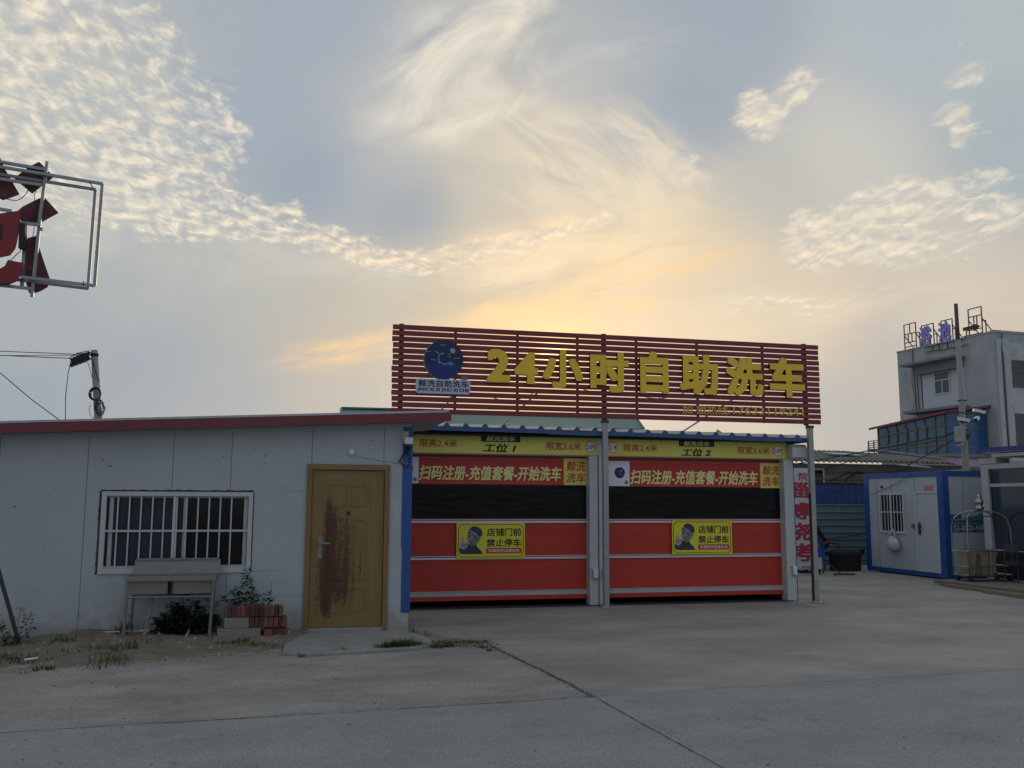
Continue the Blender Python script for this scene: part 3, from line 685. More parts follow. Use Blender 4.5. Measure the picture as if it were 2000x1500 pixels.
# alarm dome above the door
al = thing('alarm_dome', 'small round white alarm dome on the wall above the wooden door', 'alarm', (.82, L_, 2.19))
mb = MB(); mb.lathe([(.046,0),(.046,.018),(.040,.03),(.026,.04),(.008,.044)], (0,0,0), 24)
for v in mb.b.verts: x, y, z = v.co; v.co = (.82+x, L_-z, 2.19+y)
mb.build('dome', M['white_pvc'], al, smooth=True)
mb = MB(); mb.prism(disc(.795, 2.185, .006, 8), (0, L_-.04, 0), *XZ, .01, 0); mb.build('sensor', M['black'], al)
mb = MB(); mb.tube([(.84, L_-.008, 2.15), (1.1, L_-.008, 2.105), (1.3, L_-.008, 2.075), (1.62, L_-.03, 2.05)], .0028, 5)
tag(mb.build('wire', mat('pale_wire', (.36,.37,.37), .6)), 'thin grey wire running from the alarm dome to the blue corner', 'wire')

# ------------------------------------------------------------------ car wash building
B = 13.97
cw = thing('car_wash_building', 'two-bay car wash with a pair of red roller doors under a blue corrugated roof edge', 'building', (5.0, B, 0))
mb = MB(); mb.box(1.62, 1.70, 13.99, 20, 0, 2.6); mb.box(8.16, 8.228, 14.0, 20, 0, 2.6); mb.box(1.62, 8.228, 19.9, 20, 0, 2.59); mb.box(4.72, 5.02, 13.99, 14.1, 0, 2.6)
mb.box(1.70, 8.16, 14.0, 14.1, 2.33, 2.6)
mb.build('wall', M['panel'], cw)
mb = MB(); mb.box(8.2155, 8.232, 13.81, 14.2, .0, 2.3); mb.build('blue_trim', M['blue'], cw)
mb = MB(); mb.box(1.70, 8.16, 14.1, 19.9, .0045, .006); mb.build('floor', M['cloth_and_shade_black'], cw)  # floor coloured black to carry the darkness inside the bays
# roof: sheet rising to the back, ribs, fascia sections
mb = MB(); sl_ = math.tan(R(4.1)); y0 = 13.63; X0r, X1r = 1.58, 8.5; pit = .293
def tilt(x): return .0095*(8.2-x)
def prof(x):
    t = ((x-1.62) % pit)/pit
    return .052*max(0, min(1, 1.6-abs(t-.5)*9.0))
xs = [X0r]
while xs[-1] < X1r: xs.append(xs[-1]+.0195)
for ya, yb, dz in ((y0, 15.3, 0), (15.3, 20.2, 0)):
    za = 2.655+(min(ya,15.3)-y0)*sl_; zb = 2.655+(min(yb,15.3)-y0)*sl_-(.25 if yb > 16 else 0)
    vs = [(mb.b.verts.new((x, ya, za+prof(x)+tilt(x))), mb.b.verts.new((x, yb, zb+prof(x)+tilt(x)))) for x in xs]
    for a, b in zip(vs, vs[1:]): mb._f((a[0], b[0], b[1], a[1]))
roof = mb.build('roof', M['sky_sheen_roof'], cw)
mb = MB()
edges = [1.58, 2.85, 3.95, 4.9, 5.95, 6.98, 7.96, 8.5]
for i, (a, b) in enumerate(zip(edges, edges[1:])):
    oy = .004*(i % 2); dz = .006*math.sin(i*2.3)
    xx = [a+k*.0195 for k in range(int((b-a)/.0195)+1)]+[b]
    for p_, q_ in zip(xx, xx[1:]):
        if q_-p_ < 1e-5: continue
        mb.prism([(p_, 2.585+dz+tilt(p_)), (q_, 2.585+dz+tilt(q_)), (q_, 2.65+dz+prof(q_)+tilt(q_)), (p_, 2.65+dz+prof(p_)+tilt(p_))], (0, y0-.012-oy, 0), *XZ, .01, 0)
bmesh.ops.remove_doubles(mb.b, verts=mb.b.verts, dist=.0005)
mb.build('fascia', M['blue_roof'], roof)
mb = MB(); mb.box(1.6, 8.48, 13.66, 20.1, 2.59, 2.61); mb.build('ceiling', M['cloth_and_shade_black'], roof)  # underside coloured black for the unlit gap and interior

def roller_door(x0, x1, lab):
    mb = MB(); mb.box(x0, x1, B, B+.012, .10, 2.33)
    d = mb.build('roller_door', M['red_curtain'], cw)
    d['label'] = lab
    mb = MB(); nx, nz = 60, 14; z0, z1 = 1.335, 1.845
    vs = [[mb.b.verts.new((x0+.0+(x1-x0)*i/nx, B-.004-.004*(1+mn.noise((i*.12, j*1.7, x0))), z0+(z1-z0)*j/nz)) for j in range(nz+1)] for i in range(nx+1)]
    for i in range(nx):
        for j in range(nz): mb._f((vs[i][j], vs[i+1][j], vs[i+1][j+1], vs[i][j+1]))
    mb.build('vision_panel', M['vision'], d, smooth=True)
    for z in (1.292, .742):
        mb = MB(); mb.box(x0, x1, B-.022, B-.002, z-.026, z+.002); mb.box(x0, x1, B-.018, B-.002, z+.017, z+.026); mb.mi = 1; mb.box(x0, x1, B-.008, B-.002, z+.002, z+.017)
        mb.build('wind_bar', [M['silver'], M['silver_dark']], d)
    mb = MB(); mb.box(x0, x1, B-.028, B-.002, .172, .232); mb.box(x0, x1, B-.036, B-.002, .234, .246); mb.build('bottom_bar', mat('grey_bar', (.42,.42,.43), .45), d)
    mb = MB(); mb.box(x0, x1, B-.03, B-.002, .10, .17); mb.build('bottom_skirt', M['red_curtain'], d, bevel=.01)
    return d
roller_door(1.70, 4.71, 'first red roller door with a black vision panel'); roller_door(5.03, 8.14, 'second red roller door with a black vision panel')
def rail(x0, x1):
    mb = MB(); mb.box(x0, x1, 13.80, 13.99, 0, 2.31); return mb.build('guide_rail', M['white_alu'], cw, bevel=.006)
rail(1.60, 1.68); rail(4.655, 4.793); rail(4.812, 4.97); rail(8.045, 8.215)
def ctrl(x0, hx):
    mb = MB(); mb.box(x0, x0+.085, 13.755, 13.80, .42, .565); b_ = mb.build('control_box', M['white_pvc'], cw, bevel=.008)
    mb = MB(); mb.tube([(hx, 13.795, .555), (hx, 13.755, .55), (hx, 13.75, .44), (hx+.03, 13.755, .40), (hx+.06, 13.79, .40)], .007, 6); mb.build('cable', M['silver_dark'], b_)
ctrl(4.695, 4.685); ctrl(4.865, 4.855); ctrl(8.125, 8.12)
# white motor cover at the end of the second hood
mb = MB()
mb.prism([(13.62,2.33),(13.62,2.47),(13.70,2.56),(13.95,2.56),(13.95,2.33)], (8.185,0,0), (0,1,0), (0,0,1), .36, .36) if False else None
pf = [(13.66,2.335),(13.66,2.475),(13.73,2.555),(13.96,2.555),(13.96,2.335)]
a = [mb.b.verts.new((8.135, y, z)) for y, z in pf]; b = [mb.b.verts.new((8.42, y, z)) for y, z in pf]
mb._f(a); mb._f(b[::-1])
for i in range(5): mb._f((a[i], b[i], b[(i+1)%5], a[(i+1)%5]))
mb.build('motor_cover', M['white_alu'], cw, bevel=.006)

# header signs
HY = 13.84
def header(x0, x1, lab, num, plate, heading, hi, wide, rl, rr, zt0, zt1):
    t = thing('header_sign', lab, 'sign', ((x0+x1)/2, HY, 2.31), group='yellow header signs over the roller doors')
    mb = MB(); mb.box(x0, x1, HY, HY+.15, 2.318, zt1); mb.build('panel', M['yellow_vinyl'], t, bevel=.003)
    mb = MB(); mb.box(x0-.02, x1+.05, HY+.004, HY+.14, 2.30, 2.316); mb.build('shadow_edge', M['silver_dark'], t)  # dark strip stands in for the shadow along the bottom of the header
    a = rpx(*plate, HY); mb = MB(); mb.box(a[0], a[1], HY-.005, HY+.001, a[2], min(a[3], zt1)); pl = mb.build('name_plate', M['black'], t)
    w, h = a[1]-a[0], a[3]-a[2]
    text('lettering', '鲸洗洗车', a[0]+w*.12, a[2]+h*.1, a[1]-w*.12, a[3]-h*.12, (0, HY-.005, 0), *XZ, pl, M['pale_yellow'], t=.003, off=.02, shear=.25)
    tpx('lettering', '工位 '+num, *heading, HY, t, M['black'], off=.032, shear=.22)
    tpx('lettering', '限高2.4米', *hi, HY, t, M['ink_red'], off=.012)
    tpx('lettering', '限宽3.6米', *wide, HY, t, M['ink_red'], off=.012)
    for (cx, cz), s in ((rl, '2.4'), (rr, '3.6M')):
        mb = MB(); mb.prism(disc(cx, cz, .088, 40), (0, HY, 0), *XZ, .003, .003); rd = mb.build('limit_roundel', M['ink_red'], t)
        mb = MB(); mb.prism(disc(cx, cz, .079, 40), (0, HY, 0), *XZ, .003, .006); mb.build('face', M['white_ink'], rd)
        text('lettering', s, cx-.068, cz-.036, cx+.068, cz+.036, (0, HY-.006, 0), *XZ, rd, M['ink_red'], t=.002, off=.016)
c1 = PY(1153, 873, HY); c2 = PY(1196, 874, HY); c3 = PY(1518.5, 881, HY)
header(1.60, 4.80, 'yellow header sign reading bay 1 over the roller door nearest the shed', '1', ((940,849),(1016,864)), ((943,866),(1008,884)), ((820,857),(893,874)), ((1067,863),(1135,880)), (1.70, c1[2]), (c1[0], c1[2]), 0, 2.615)
header(4.965, 8.13, 'yellow header sign reading bay 2 over the roller door at the right', '2', ((1326,860),(1395,873)), ((1330,876),(1388,892)), ((1218,867),(1284,883)), ((1441,872),(1503,888)), (c2[0], c2[2]), (c3[0], c3[2]), 0, 2.585)
mb = MB(); mb.box(4.805, 4.96, HY+.004, HY+.15, 2.318, 2.59); mb.build('hood_joint', M['white_alu'], cw)

# banners
BY = 13.962
def banner(x0, x1, z0, z1, lab, xq, txt, patch):
    t = thing('banner', lab, 'banner', ((x0+x1)/2, BY, z0), group='red banners across the tops of the roller doors')
    mb = MB(); mb.box(x0, x1, BY-.004, BY+.004, z0, z1); mb.build('panel', M['red_vinyl'], t)
    mb = MB(); mb.box(x0, x1, BY-.006, BY-.004, z1-.022, z1-.016); mb.box(x0, x1, BY-.006, BY-.004, z0+.02, z0+.026); mb.build('border_line', mat('orange_line', (.62,.22,.06), .5), t)
    mb = MB(); mb.box(x0, xq, BY-.008, BY-.004, z0+.005, z1-.012); q = mb.build('white_patch', M['white_ink'], t)
    cx, cz = (x0+xq)/2+.01, (z0+z1)/2
    mb = MB(); mb.prism(disc(cx, cz+.01, .088), (0, BY-.008, 0), *XZ, .003, .003); mb.mi = 1
    mb.prism(disc(cx+.03, cz+.04, .014, 14), (0, BY-.011, 0), *XZ, .002, .002); mb.mi = 2
    for dx, dz, w in ((-.04,.03,.03),(-.03,-.02,.05),(.02,-.03,.06),(.0,.015,.03)): mb.box(cx+dx, cx+dx+w, BY-.0125, BY-.011, cz+dz, cz+dz+.009)
    mb.build('whale_badge', [M['navy'], M['moon'], M['whale']], q)
    mb = MB(); mb.prism(disc(xq-.055, z0+.065, .03, 20), (0, BY-.008, 0), *XZ, .003, .003); mb.build('green_dot', M['green_ink'], q)
    tpx('lettering', '扫码注册-充值套餐-开始洗车', *txt, BY-.004, t, M['pale_yellow'], off=.024, shear=.2, t=.003)
    a = rpx(*patch, BY-.004); mb = MB(); mb.box(a[0], a[1], BY-.008, BY-.004, a[2]-.005, a[3]+.01); pt = mb.build('logo_patch', M['yellow_vinyl'], t)
    w, h = a[1]-a[0], a[3]-a[2]
    for s, f0, f1 in (('鲸洗', .52, .92), ('洗车', .08, .46)):
        text('lettering', s, a[0]+w*.1, a[2]+h*f0, a[1]-w*.1, a[2]+h*f1, (0, BY-.008, 0), *XZ, pt, M['ink_red'], off=.018, shear=.2, t=.003)
banner(1.62, 4.70, 1.855, 2.27, 'red banner with yellow slogan on the roller door beside the shed', 1.985, ((819,908),(1097,940)), ((1101,896),(1149,947)))
banner(5.03, 8.13, 1.84, 2.255, 'red banner with yellow slogan on the right-hand roller door', 5.385, ((1231,917),(1481,948)), ((1484,905.5),(1527,953)))

# no-parking notices
def notice(a, b, lab, rot):
    x0, x1, z0, z1 = rpx(a, b, B-.03); W, H = x1-x0, z1-z0; YN = B-.038
    t = thing('warning_notice', lab, 'sign', ((x0+x1)/2, YN, z0), group='yellow no-parking notices on the roller doors')
    O = (x0, YN, z0); r_ = (math.cos(rot), 0, math.sin(rot)); u_ = (-math.sin(rot), 0, math.cos(rot))
    P = lambda u, v: (u*W, v*H)
    mb = MB(); mb.prism([P(0,0), P(1,0), P(1,1), P(0,1)], O, r_, u_, .006, 0); mb.build('panel', M['sign_yellow'], t)
    mb = MB(); ring(mb, rrect(.022*W, .978*W, .04*H, .96*H, .07*W), rrect(.03*W, .97*W, .055*H, .945*H, .063*W), O, r_, u_, .002, .002); mb.build('border', M['black'], t)
    def tx(s, u0, v0, u1, v1, mt, off, par, fr_): text('lettering', s, u0*W, v0*H, u1*W, v1*H, O, r_, u_, par, mt, t=.002, off=off, front=fr_)
    tx('店铺门前', .44, .625, .945, .85, M['black'], .022, t, 0); tx('禁止停车', .435, .33, .945, .55, M['black'], .022, t, 0)
    mb = MB(); mb.prism([(p_[0]*W, p_[1]*H) for p_ in rrect(.43, .95, .145, .295, .02)], O, r_, u_, .003, .003); sb = mb.build('red_strip', M['ink_red'], t)
    tx('车辆损坏后果自负', .46, .175, .92, .265, M['white_ink'], .008, sb, .003)
    c = lambda pts: [((x-330)/1310*W, (915-y)/695*H) for x, y in pts]
    mb = MB()
    layers = [(2, [(385,700),(385,770),(410,815),(440,823),(830,823),(800,765),(725,695),(700,640),(560,640),(520,700),(450,720)]),
      (0, [(545,420),(535,520),(555,600),(600,660),(650,672),(700,640),(750,575),(785,540),(790,515),(775,505),(770,440),(700,400),(600,395)]),
      (2, [(540,445),(545,395),(580,330),(620,292),(670,282),(740,300),(800,350),(822,420),(800,485),(770,480),(725,460),(640,405),(590,400)]),
      (1, [(395,650),(405,595),(440,572),(425,545),(430,505),(447,490),(465,510),(478,570),(515,585),(535,625),(525,690),(500,715),(450,735),(400,705)])]
    for k, (mi, pts) in enumerate(layers): mb.mi = mi; mb.prism(c(pts), O, r_, u_, .003, .002+.0012*k)
    def dab(mi, pts): mb.mi = mi; mb.prism(c(pts), O, r_, u_, .002, .0072)
    for pts in ([(555,455),(600,465),(600,482),(560,475)],[(655,485),(720,500),(715,520),(660,505)],[(590,615),(650,620),(645,632),(592,628)],[(588,560),(625,562),(610,580)],[(410,625),(505,640),(505,648),(408,636)],[(405,660),(500,675),(498,684),(405,672)],[(520,610),(560,630),(545,650),(515,640)],[(560,650),(600,720),(590,726),(548,660)],[(700,660),(640,730),(630,722),(690,655)]): dab(2, pts)
    for pts in ([(610,470),(632,480),(622,548),(600,550)],[(555,500),(585,520),(580,560),(560,545)],[(560,350),(640,390),(725,440),(718,452),(630,404),(556,366)],[(430,600),(505,622),(505,632),(420,615)],[(420,640),(500,655),(500,665),(415,652)]): dab(1, pts)
    mb.build('printed_figure', [M['skin_print'], M['skin_light'], M['cap_print']], t)
notice((892,1021.5), (1025,1090.5), 'yellow no-parking notice on the red door beside the shed, between its two silver bars', .004)
notice((1311.5,1016), (1430,1082), 'yellow no-parking notice on the right-hand red door, lapping over its upper silver bar', -.004)

# drain grate along the doors
dg_ = thing('drain_grate', 'long dark drain grate in the ground along the foot of the roller doors', 'drain', (5.0, 13.8, 0))
mb = MB(); mb.box(1.6, 8.14, 13.80, 13.955, .004, .008); mb.build('channel', M['cloth_and_shade_black'], dg_)
mb = MB()
x = 1.62
while x < 8.12: mb.box(x, x+.028, 13.80, 13.93, .008, .016); x += .052
mb.box(1.6, 8.14, 13.785, 13.80, .006, .018); mb.build('slat', M['dark_steel'], dg_)

# ------------------------------------------------------------------ slatted sign on posts
SY = 13.48
sg = thing('slatted_sign', 'long maroon slatted rooftop sign with big yellow letters and a round whale logo', 'sign', (5.0, SY, 0))
SX0, SX1, SZ0, SZ1 = 1.50, 8.57, 2.875, 4.195
mb = MB(); n = 15; pit_ = (SZ1-SZ0-.073)/(n-1)
for i in range(n):
    z = SZ0+i*pit_; e = random.uniform(-.008, .008); mb.box(SX0+e, SX1+e*.7, SY, SY+.028, z, z+.073)
mb.build('slat', M['slat'], sg, bevel=.003)
for x in (1.635, 4.815, 8.325): mb = MB(); mb.box(x-.035, x+.035, SY+.03, SY+.075, SZ0-.02, SZ1+.02); mb.build('post_top', M['slat_post'], sg)
for px_ in (891, 1012, 1129, 1244, 1362, 1490):
    x = PY(px_, 655, SY)[0]; mb = MB(); mb.box(x-.018, x+.018, SY+.03, SY+.06, SZ0, SZ1-.01); mb.build('batten', M['slat_post'], sg)
for x in (1.655, 4.83, 8.40):
    mb = MB(); mb.box(x-.042, x+.042, SY+.035, SY+.115, .006, SZ0-.02); p_ = mb.build('post', M['post'], sg, bevel=.004)
    mb = MB(); mb.box(x-.10, x+.10, SY-.02, SY+.17, .004, .014)
    for bx in (-.07, .07): mb.lathe([(.012,0),(.012,.03)], (x+bx, SY+.0, .014), 8)
    mb.build('base_plate', M['galv'], p_)
    mb = MB(); mb.box(x-.05, x+.05, SY+.025, SY+.12, SZ0-.065, SZ0-.02); mb.build('weld_cap', M['iron'], p_)
mb = MB(); mb.box(8.354, 8.358, SY+.036, SY+.113, .02, 1.75); mb.build('primer', M['rust_red'], sg)
for x in (2.4, 3.62, 6.9):
    mb = MB(); mb.tube([(x+.12, SY+.06, 3.25), (x-.22, 15.2, 2.72)], .014, 6); mb.build('brace', M['galv'], sg)
for pts in (((2.0,3.08),(2.25,3.03),(2.5,3.2)),((3.0,3.16),(3.4,3.02),(3.75,3.3)),((4.3,3.4),(4.6,3.22),(4.95,3.36)),((5.3,3.3),(5.7,3.12),(6.2,3.34)),((6.6,3.35),(7.0,3.2),(7.45,3.33)),((7.6,3.1),(8.0,2.98),(8.3,3.2))):
    mb = MB(); a_, b_, c_ = [Vector((x, SY+.05, z)) for x, z in pts]
    mb.tube([a_*(1-u)**2+b_*2*u*(1-u)+c_*u*u for u in np.linspace(0, 1, 10)], .006, 5); mb.build('wiring', M['cable'], sg)
LY = SY-.045
for s, a, b in (('2',(951,681),(996,748)),('4',(1005,687),(1050,751)),('小',(1060,681),(1138,760)),('时',(1152,686),(1228,768)),('自',(1249,686),(1306,770)),('助',(1327,691),(1403,772)),('洗',(1417,697),(1491,774)),('车',(1501,698),(1572,778))):
    p0, p1 = PY(*a, LY), PY(*b, LY)
    ob = text('letter', s, p0[0], p1[2], p1[0], p0[2], (0, SY-.012, 0), *XZ, sg, M['letter'], t=.05, off=.045, side=M['letter_side'])
ph = thing('phone_line', '', '') if False else None
a, b = PY(1332,791,SY), PY(1424,812,SY); text('lettering', '加 盟热线:', a[0], b[2]+.01, b[0]+.01, a[2], (0, SY, 0), *XZ, sg, M['gold'], t=.012, off=.012, side=M['letter_side'])
a, b = PY(1431,794,SY), PY(1569,813,SY); text('lettering', '17633119241', a[0], b[2], b[0], a[2], (0, SY, 0), *XZ, sg, M['gold'], t=.012, off=.014, gap=1.1, side=M['letter_side'])
# whale roundel
cc = PY(867.5, 702, SY-.05); cx, cz, RR = cc[0], cc[2], .292
mb = MB(); mb.prism(disc(cx, cz, RR, 64), (0, SY-.005, 0), *XZ, .04, .04); lg = mb.build('whale_logo', [M['navy']], sg)
mb = MB(); mb.prism(disc(cx-.008, cz-.006, RR+.006, 64), (0, SY-.005, 0), *XZ, .02, .012); mb.build('rim', M['letter_side'], lg)
S_ = RR/405.0
q = lambda pts: [(cx+(x-725)*S_, cz-(y-650)*S_) for x, y in pts]
OF = (0, SY-.045, 0)
mb = MB(); sea = []
wav = [(345,760),(395,752),(430,775),(470,778),(510,758),(560,752),(600,775),(640,772),(690,752),(735,770),(790,752),(850,785),(900,790),(940,772),(985,785),(1030,770),(1085,790)]
arc = [(725+405*.985*math.cos(a), 650+405*.985*math.sin(a)) for a in np.linspace(R(20.2), R(163.8), 30)]
mb.prism(q(wav+arc), OF, *XZ, .003, .003); mb.build('waves', M['sea'], lg)
mb = MB()
whale = [(527,468),(570,478),(605,510),(622,545),(650,515),(690,505),(735,522),(705,545),(660,555),(632,575),(622,620),(632,680),(665,715),(720,728),(790,725),(825,700),(857,682),(900,715),(955,765),(905,758),(880,770),(857,790),(835,765),(800,752),(760,752),(728,778),(705,755),(660,742),(620,750),(598,715),(590,650),(602,590),(605,550),(570,520),(535,495)]
f = mb.prism(q(whale), OF, *XZ, .003, .0065)
for x0, x1, y0, y1 in ((640,760,340,362),(345,455,485,507),(455,565,655,678),(925,1050,605,628)): mb.prism(q([(x0,y0),(x1,y0),(x1,y1),(x0,y1)]), OF, *XZ, .003, .0065)
mb.build('whale', M['whale'], lg)
mb = MB(); mb.prism(disc(cx+(902-725)*S_, cz-(462-650)*S_, 57*S_, 28), OF, *XZ, .003, .0065)
for x, y in ((820,540),(848,585)): mb.prism(q([(x-10,y-16),(x+10,y-16),(x+10,y+16),(x-10,y+16)]), OF, *XZ, .003, .0065)
mb.build('moon', M['moon'], lg)
mb = MB()
for x, y in ((675,872),(865,903),(600,968),(800,962)): mb.prism(q([(x-45,y-8),(x+45,y-8),(x+45,y+8),(x-45,y+8)]), OF, *XZ, .003, .0065)
mb.build('ripples', M['navy'], lg)
a0, a1 = PY(812.5, 738.5, SY-.04), PY(918.5, 771.5, SY-.04)
mb = MB(); x0, x1, z0, z1 = a0[0], a1[0], a1[2]-.0, a0[2]
mb.prism(rrect(x0, x1, z0+.005, z1, .045), (0, SY-.002, 0), *XZ, .035, .035); pl = mb.build('name_plate', M['plate'], sg)
w, h = x1-x0, z1-z0
text('lettering', '鲸洗自助洗车', x0+w*.045, z0+h*.47, x1-w*.03, z1-h*.07, (0, SY-.037, 0), *XZ, pl, M['navy'], t=.004, off=.016)
text('lettering', 'JING XI ZI ZHU XI CHE', x0+w*.03, z0+h*.13, x1-w*.03, z0+h*.41, (0, SY-.037, 0), *XZ, pl, M['navy'], t=.004, off=.028)
mb = MB(); b_ = PY(907, 737, SY-.02); mb.box(b_[0]-.05, b_[0]+.045, SY-.02, SY-.002, b_[2]-.05, b_[2]+.02); mb.build('bracket', mat('khaki_tag', (.2,.18,.13), .7), sg)

# ------------------------------------------------------------------ things before the shed
def dirt_z(x, y):
    ob = DIRT; ok, loc, nn_, _ = ob.ray_cast((x, y, 3), (0, 0, -1)); return max(loc.z, 0.0) if ok else 0.0
bpy.context.view_layer.update()
# stainless double sink
sk = thing('sink', 'stainless steel double-basin sink on tube legs under the barred window', 'sink', (-1.19, 11.35, 0))
SXa, SXb, SYa, SYb, SZ = -1.67, -.70, 11.16, 11.60, .735
mb = MB()
mb.box(SXa, SXb, SYa, SYa+.035, SZ-.055, SZ+.004); mb.box(SXa, SXb, SYb-.06, SYb, SZ-.03, SZ); mb.box(SXa, SXa+.04, SYa+.035, SYb-.06, SZ-.05, SZ); mb.box(SXb-.04, SXb, SYa+.035, SYb-.06, SZ-.05, SZ)
mb.box(-1.22, -1.17, SYa+.035, SYb-.06, SZ-.03, SZ)
mb.build('counter', M['steel'], sk, bevel=.004)
mb = MB(); mb.obox(((SXa+SXb)/2+.02, SYb+.012, SZ+.075), (.475,0,0), (0,.004,0), (0,.012,.085)); mb.box(SXa+.045, SXb-.005, SYb+.0, SYb+.035, SZ+.155, SZ+.178)
mb.build('backsplash', M['steel'], sk)
for x0, x1 in ((SXa+.05, -1.225), (-1.165, SXb-.05)):
    mb = MB(); t_ = .006; z0, z1 = SZ-.19, SZ-.005
    mb.box(x0, x1, SYa+.05, SYa+.05+t_, z0, z1); mb.box(x0, x1, SYb-.08, SYb-.08+t_, z0, z1); mb.box(x0, x0+t_, SYa+.056, SYb-.08, z0, z1); mb.box(x1-t_, x1, SYa+.056, SYb-.08, z0, z1); mb.box(x0, x1, SYa+.05, SYb-.074, z0-t_, z0)
    bs = mb.build('basin', M['steel_dull'], sk)
    xm = (x0+x1)/2+.02
    mb = MB(); mb.tube([(xm, 11.38, SZ-.19), (xm, 11.38, SZ-.235)], .034, 12); mb.tube([(xm, 11.38, SZ-.235), (xm-.01, 11.37, SZ-.33)], .026, 10, r1=.018)
    mb.tube([(xm-.01, 11.37, SZ-.33), (xm-.03, 11.34, SZ-.5), (xm-.05, 11.28, .1), (xm-.075, 11.24, .045)], .015, 8); mb.build('drain_pipe', mat('grey_hose', (.3,.28,.25), .6), bs)
for x, y in ((SXa+.03, SYa+.03), (SXb-.03, SYa+.03), (SXa+.045, SYb-.03), (SXb-.045, SYb-.03)):
    mb = MB(); mb.tube([(x, y, SZ-.05), (x-(.02 if x < -1.2 else .02), y, dirt_z(x, y)-.01)], .019, 12); mb.build('leg', M['steel_dull'], sk)
mb = MB(); mb.tube([(SXa+.035, SYa+.028, .505), (SXb-.035, SYa+.028, .505)], .010, 8); mb.tube([(SXa+.04, SYb-.03, .505), (SXb-.04, SYb-.03, .505)], .010, 8); mb.build('stretcher', M['steel'], sk)

# white pipes lying by the wall
mb = MB(); mb.tube([(-2.06, 11.52, .085), (-1.03, 11.63, .095)], .016, 10)
tag(mb.build('plastic_pipe', M['pipe'], smooth=True), 'longer white plastic pipe lying on the earth behind the sink legs', 'pipe', 'white pipes lying on the earth')
mb = MB(); mb.tube([(-2.02, 11.45, .083), (-1.55, 11.56, .09)], .018, 10)
tag(mb.build('plastic_pipe', M['pipe'], smooth=True), 'shorter white plastic pipe lying in front of the longer one by the sink', 'pipe', 'white pipes lying on the earth')
mb = MB(); a = G(57,1294,.03); mb.tube([(a[0]-.04, a[1]-.02, .06), (a[0]+.07, a[1]+.03, .065)], .011, 8)
tag(mb.build('plastic_tube', M['pipe'], smooth=True), 'small white plastic tube thrown on the earth near the leaning post', 'litter')
# leaning steel post at the left edge
mb = MB(); a = G(42, 1266, 0); b = PY(-120, 700, 11.0); a2 = (a[0], a[1], -.03)
mb.bar(a2, tuple(b), .05, .03)
tag(mb.build('leaning_post', M['dark_steel']), 'dark steel post leaning up to the left from the weeds', 'post')

# bricks
BF = 11.14
def bx(px_): return PY(px_, 1215, BF)[0]
brick_me = {}
def brick(kind, w, h, dpt, mt):
    mb = MB(); mb.box(-w/2, w/2, 0, dpt, 0, h)
    o = mb.build('brick' if 'block' not in kind else 'concrete_block', mt, origin=(0,0,0), bevel=.004)
    return o
protos = {}
rb = random.Random(11)
def place_brick(kind, w, h, dpt, mt, x, y, z, lab, cat, group):
    k = (kind, w, h)
    if k not in protos: o = protos[k] = brick(kind, w, h, dpt, mt)
    else: o = protos[k].copy(); COL.objects.link(o)
    o.location = (x+rb.uniform(-.003,.003), y+rb.uniform(-.012,.012), z); o.rotation_euler = (0, rb.uniform(-.03, .03) if 'block' not in kind else 0, rb.uniform(-.05, .05))
    tag(o, lab, cat, group); return o
h0, h1, h2 = .075, .195, .32
zb = [ .03, .148, .268 ]
GR = 'bricks stacked beside the wooden door'
place_brick('block_long', .47, .115, .2, M['block'], bx(467.5), BF-.02, zb[0], 'long grey concrete block lying at the bottom of the brick stack', 'block', 'concrete blocks in the brick stack')
place_brick('block_short', .27, .115, .2, M['block'], bx(462), BF, zb[1], 'short grey concrete block in the middle of the brick stack', 'block', 'concrete blocks in the brick stack')
for i in range(5):
    place_brick('red' if i != 3 else 'buff', .049, .112, .22, M['brick'] if i != 3 else M['brick2'], bx(521.5+i*8.6), BF-.03+(.02 if i > 2 else 0), zb[0]-.01, 'brick standing on end in the bottom row of the stack beside the door', 'brick', GR)
for i in range(8):
    place_brick('red' if i not in (1,3) else 'buff', .049, .112, .22, M['brick'] if i not in (1,3) else M['brick2'], bx(492+i*9.2), BF+.0, zb[1], 'brick standing on end in the middle row of the stack beside the door', 'brick', GR)
for i in range(12):
    place_brick('red' if i != 11 else 'buff', .049, .112, .22, M['brick'] if i != 11 else M['brick2'], bx(446.5+i*9.2), BF+.02, zb[2], 'red brick standing on end in the top row of the stack beside the door' if i != 11 else 'buff brick at the door end of the top row of the brick stack', 'brick', GR)
for i in range(6):
    place_brick('red', .049, .112, .22, M['brick'], bx(468+i*17), BF+.24, zb[1], 'brick at the back of the stack beside the door', 'brick', GR) if False else None

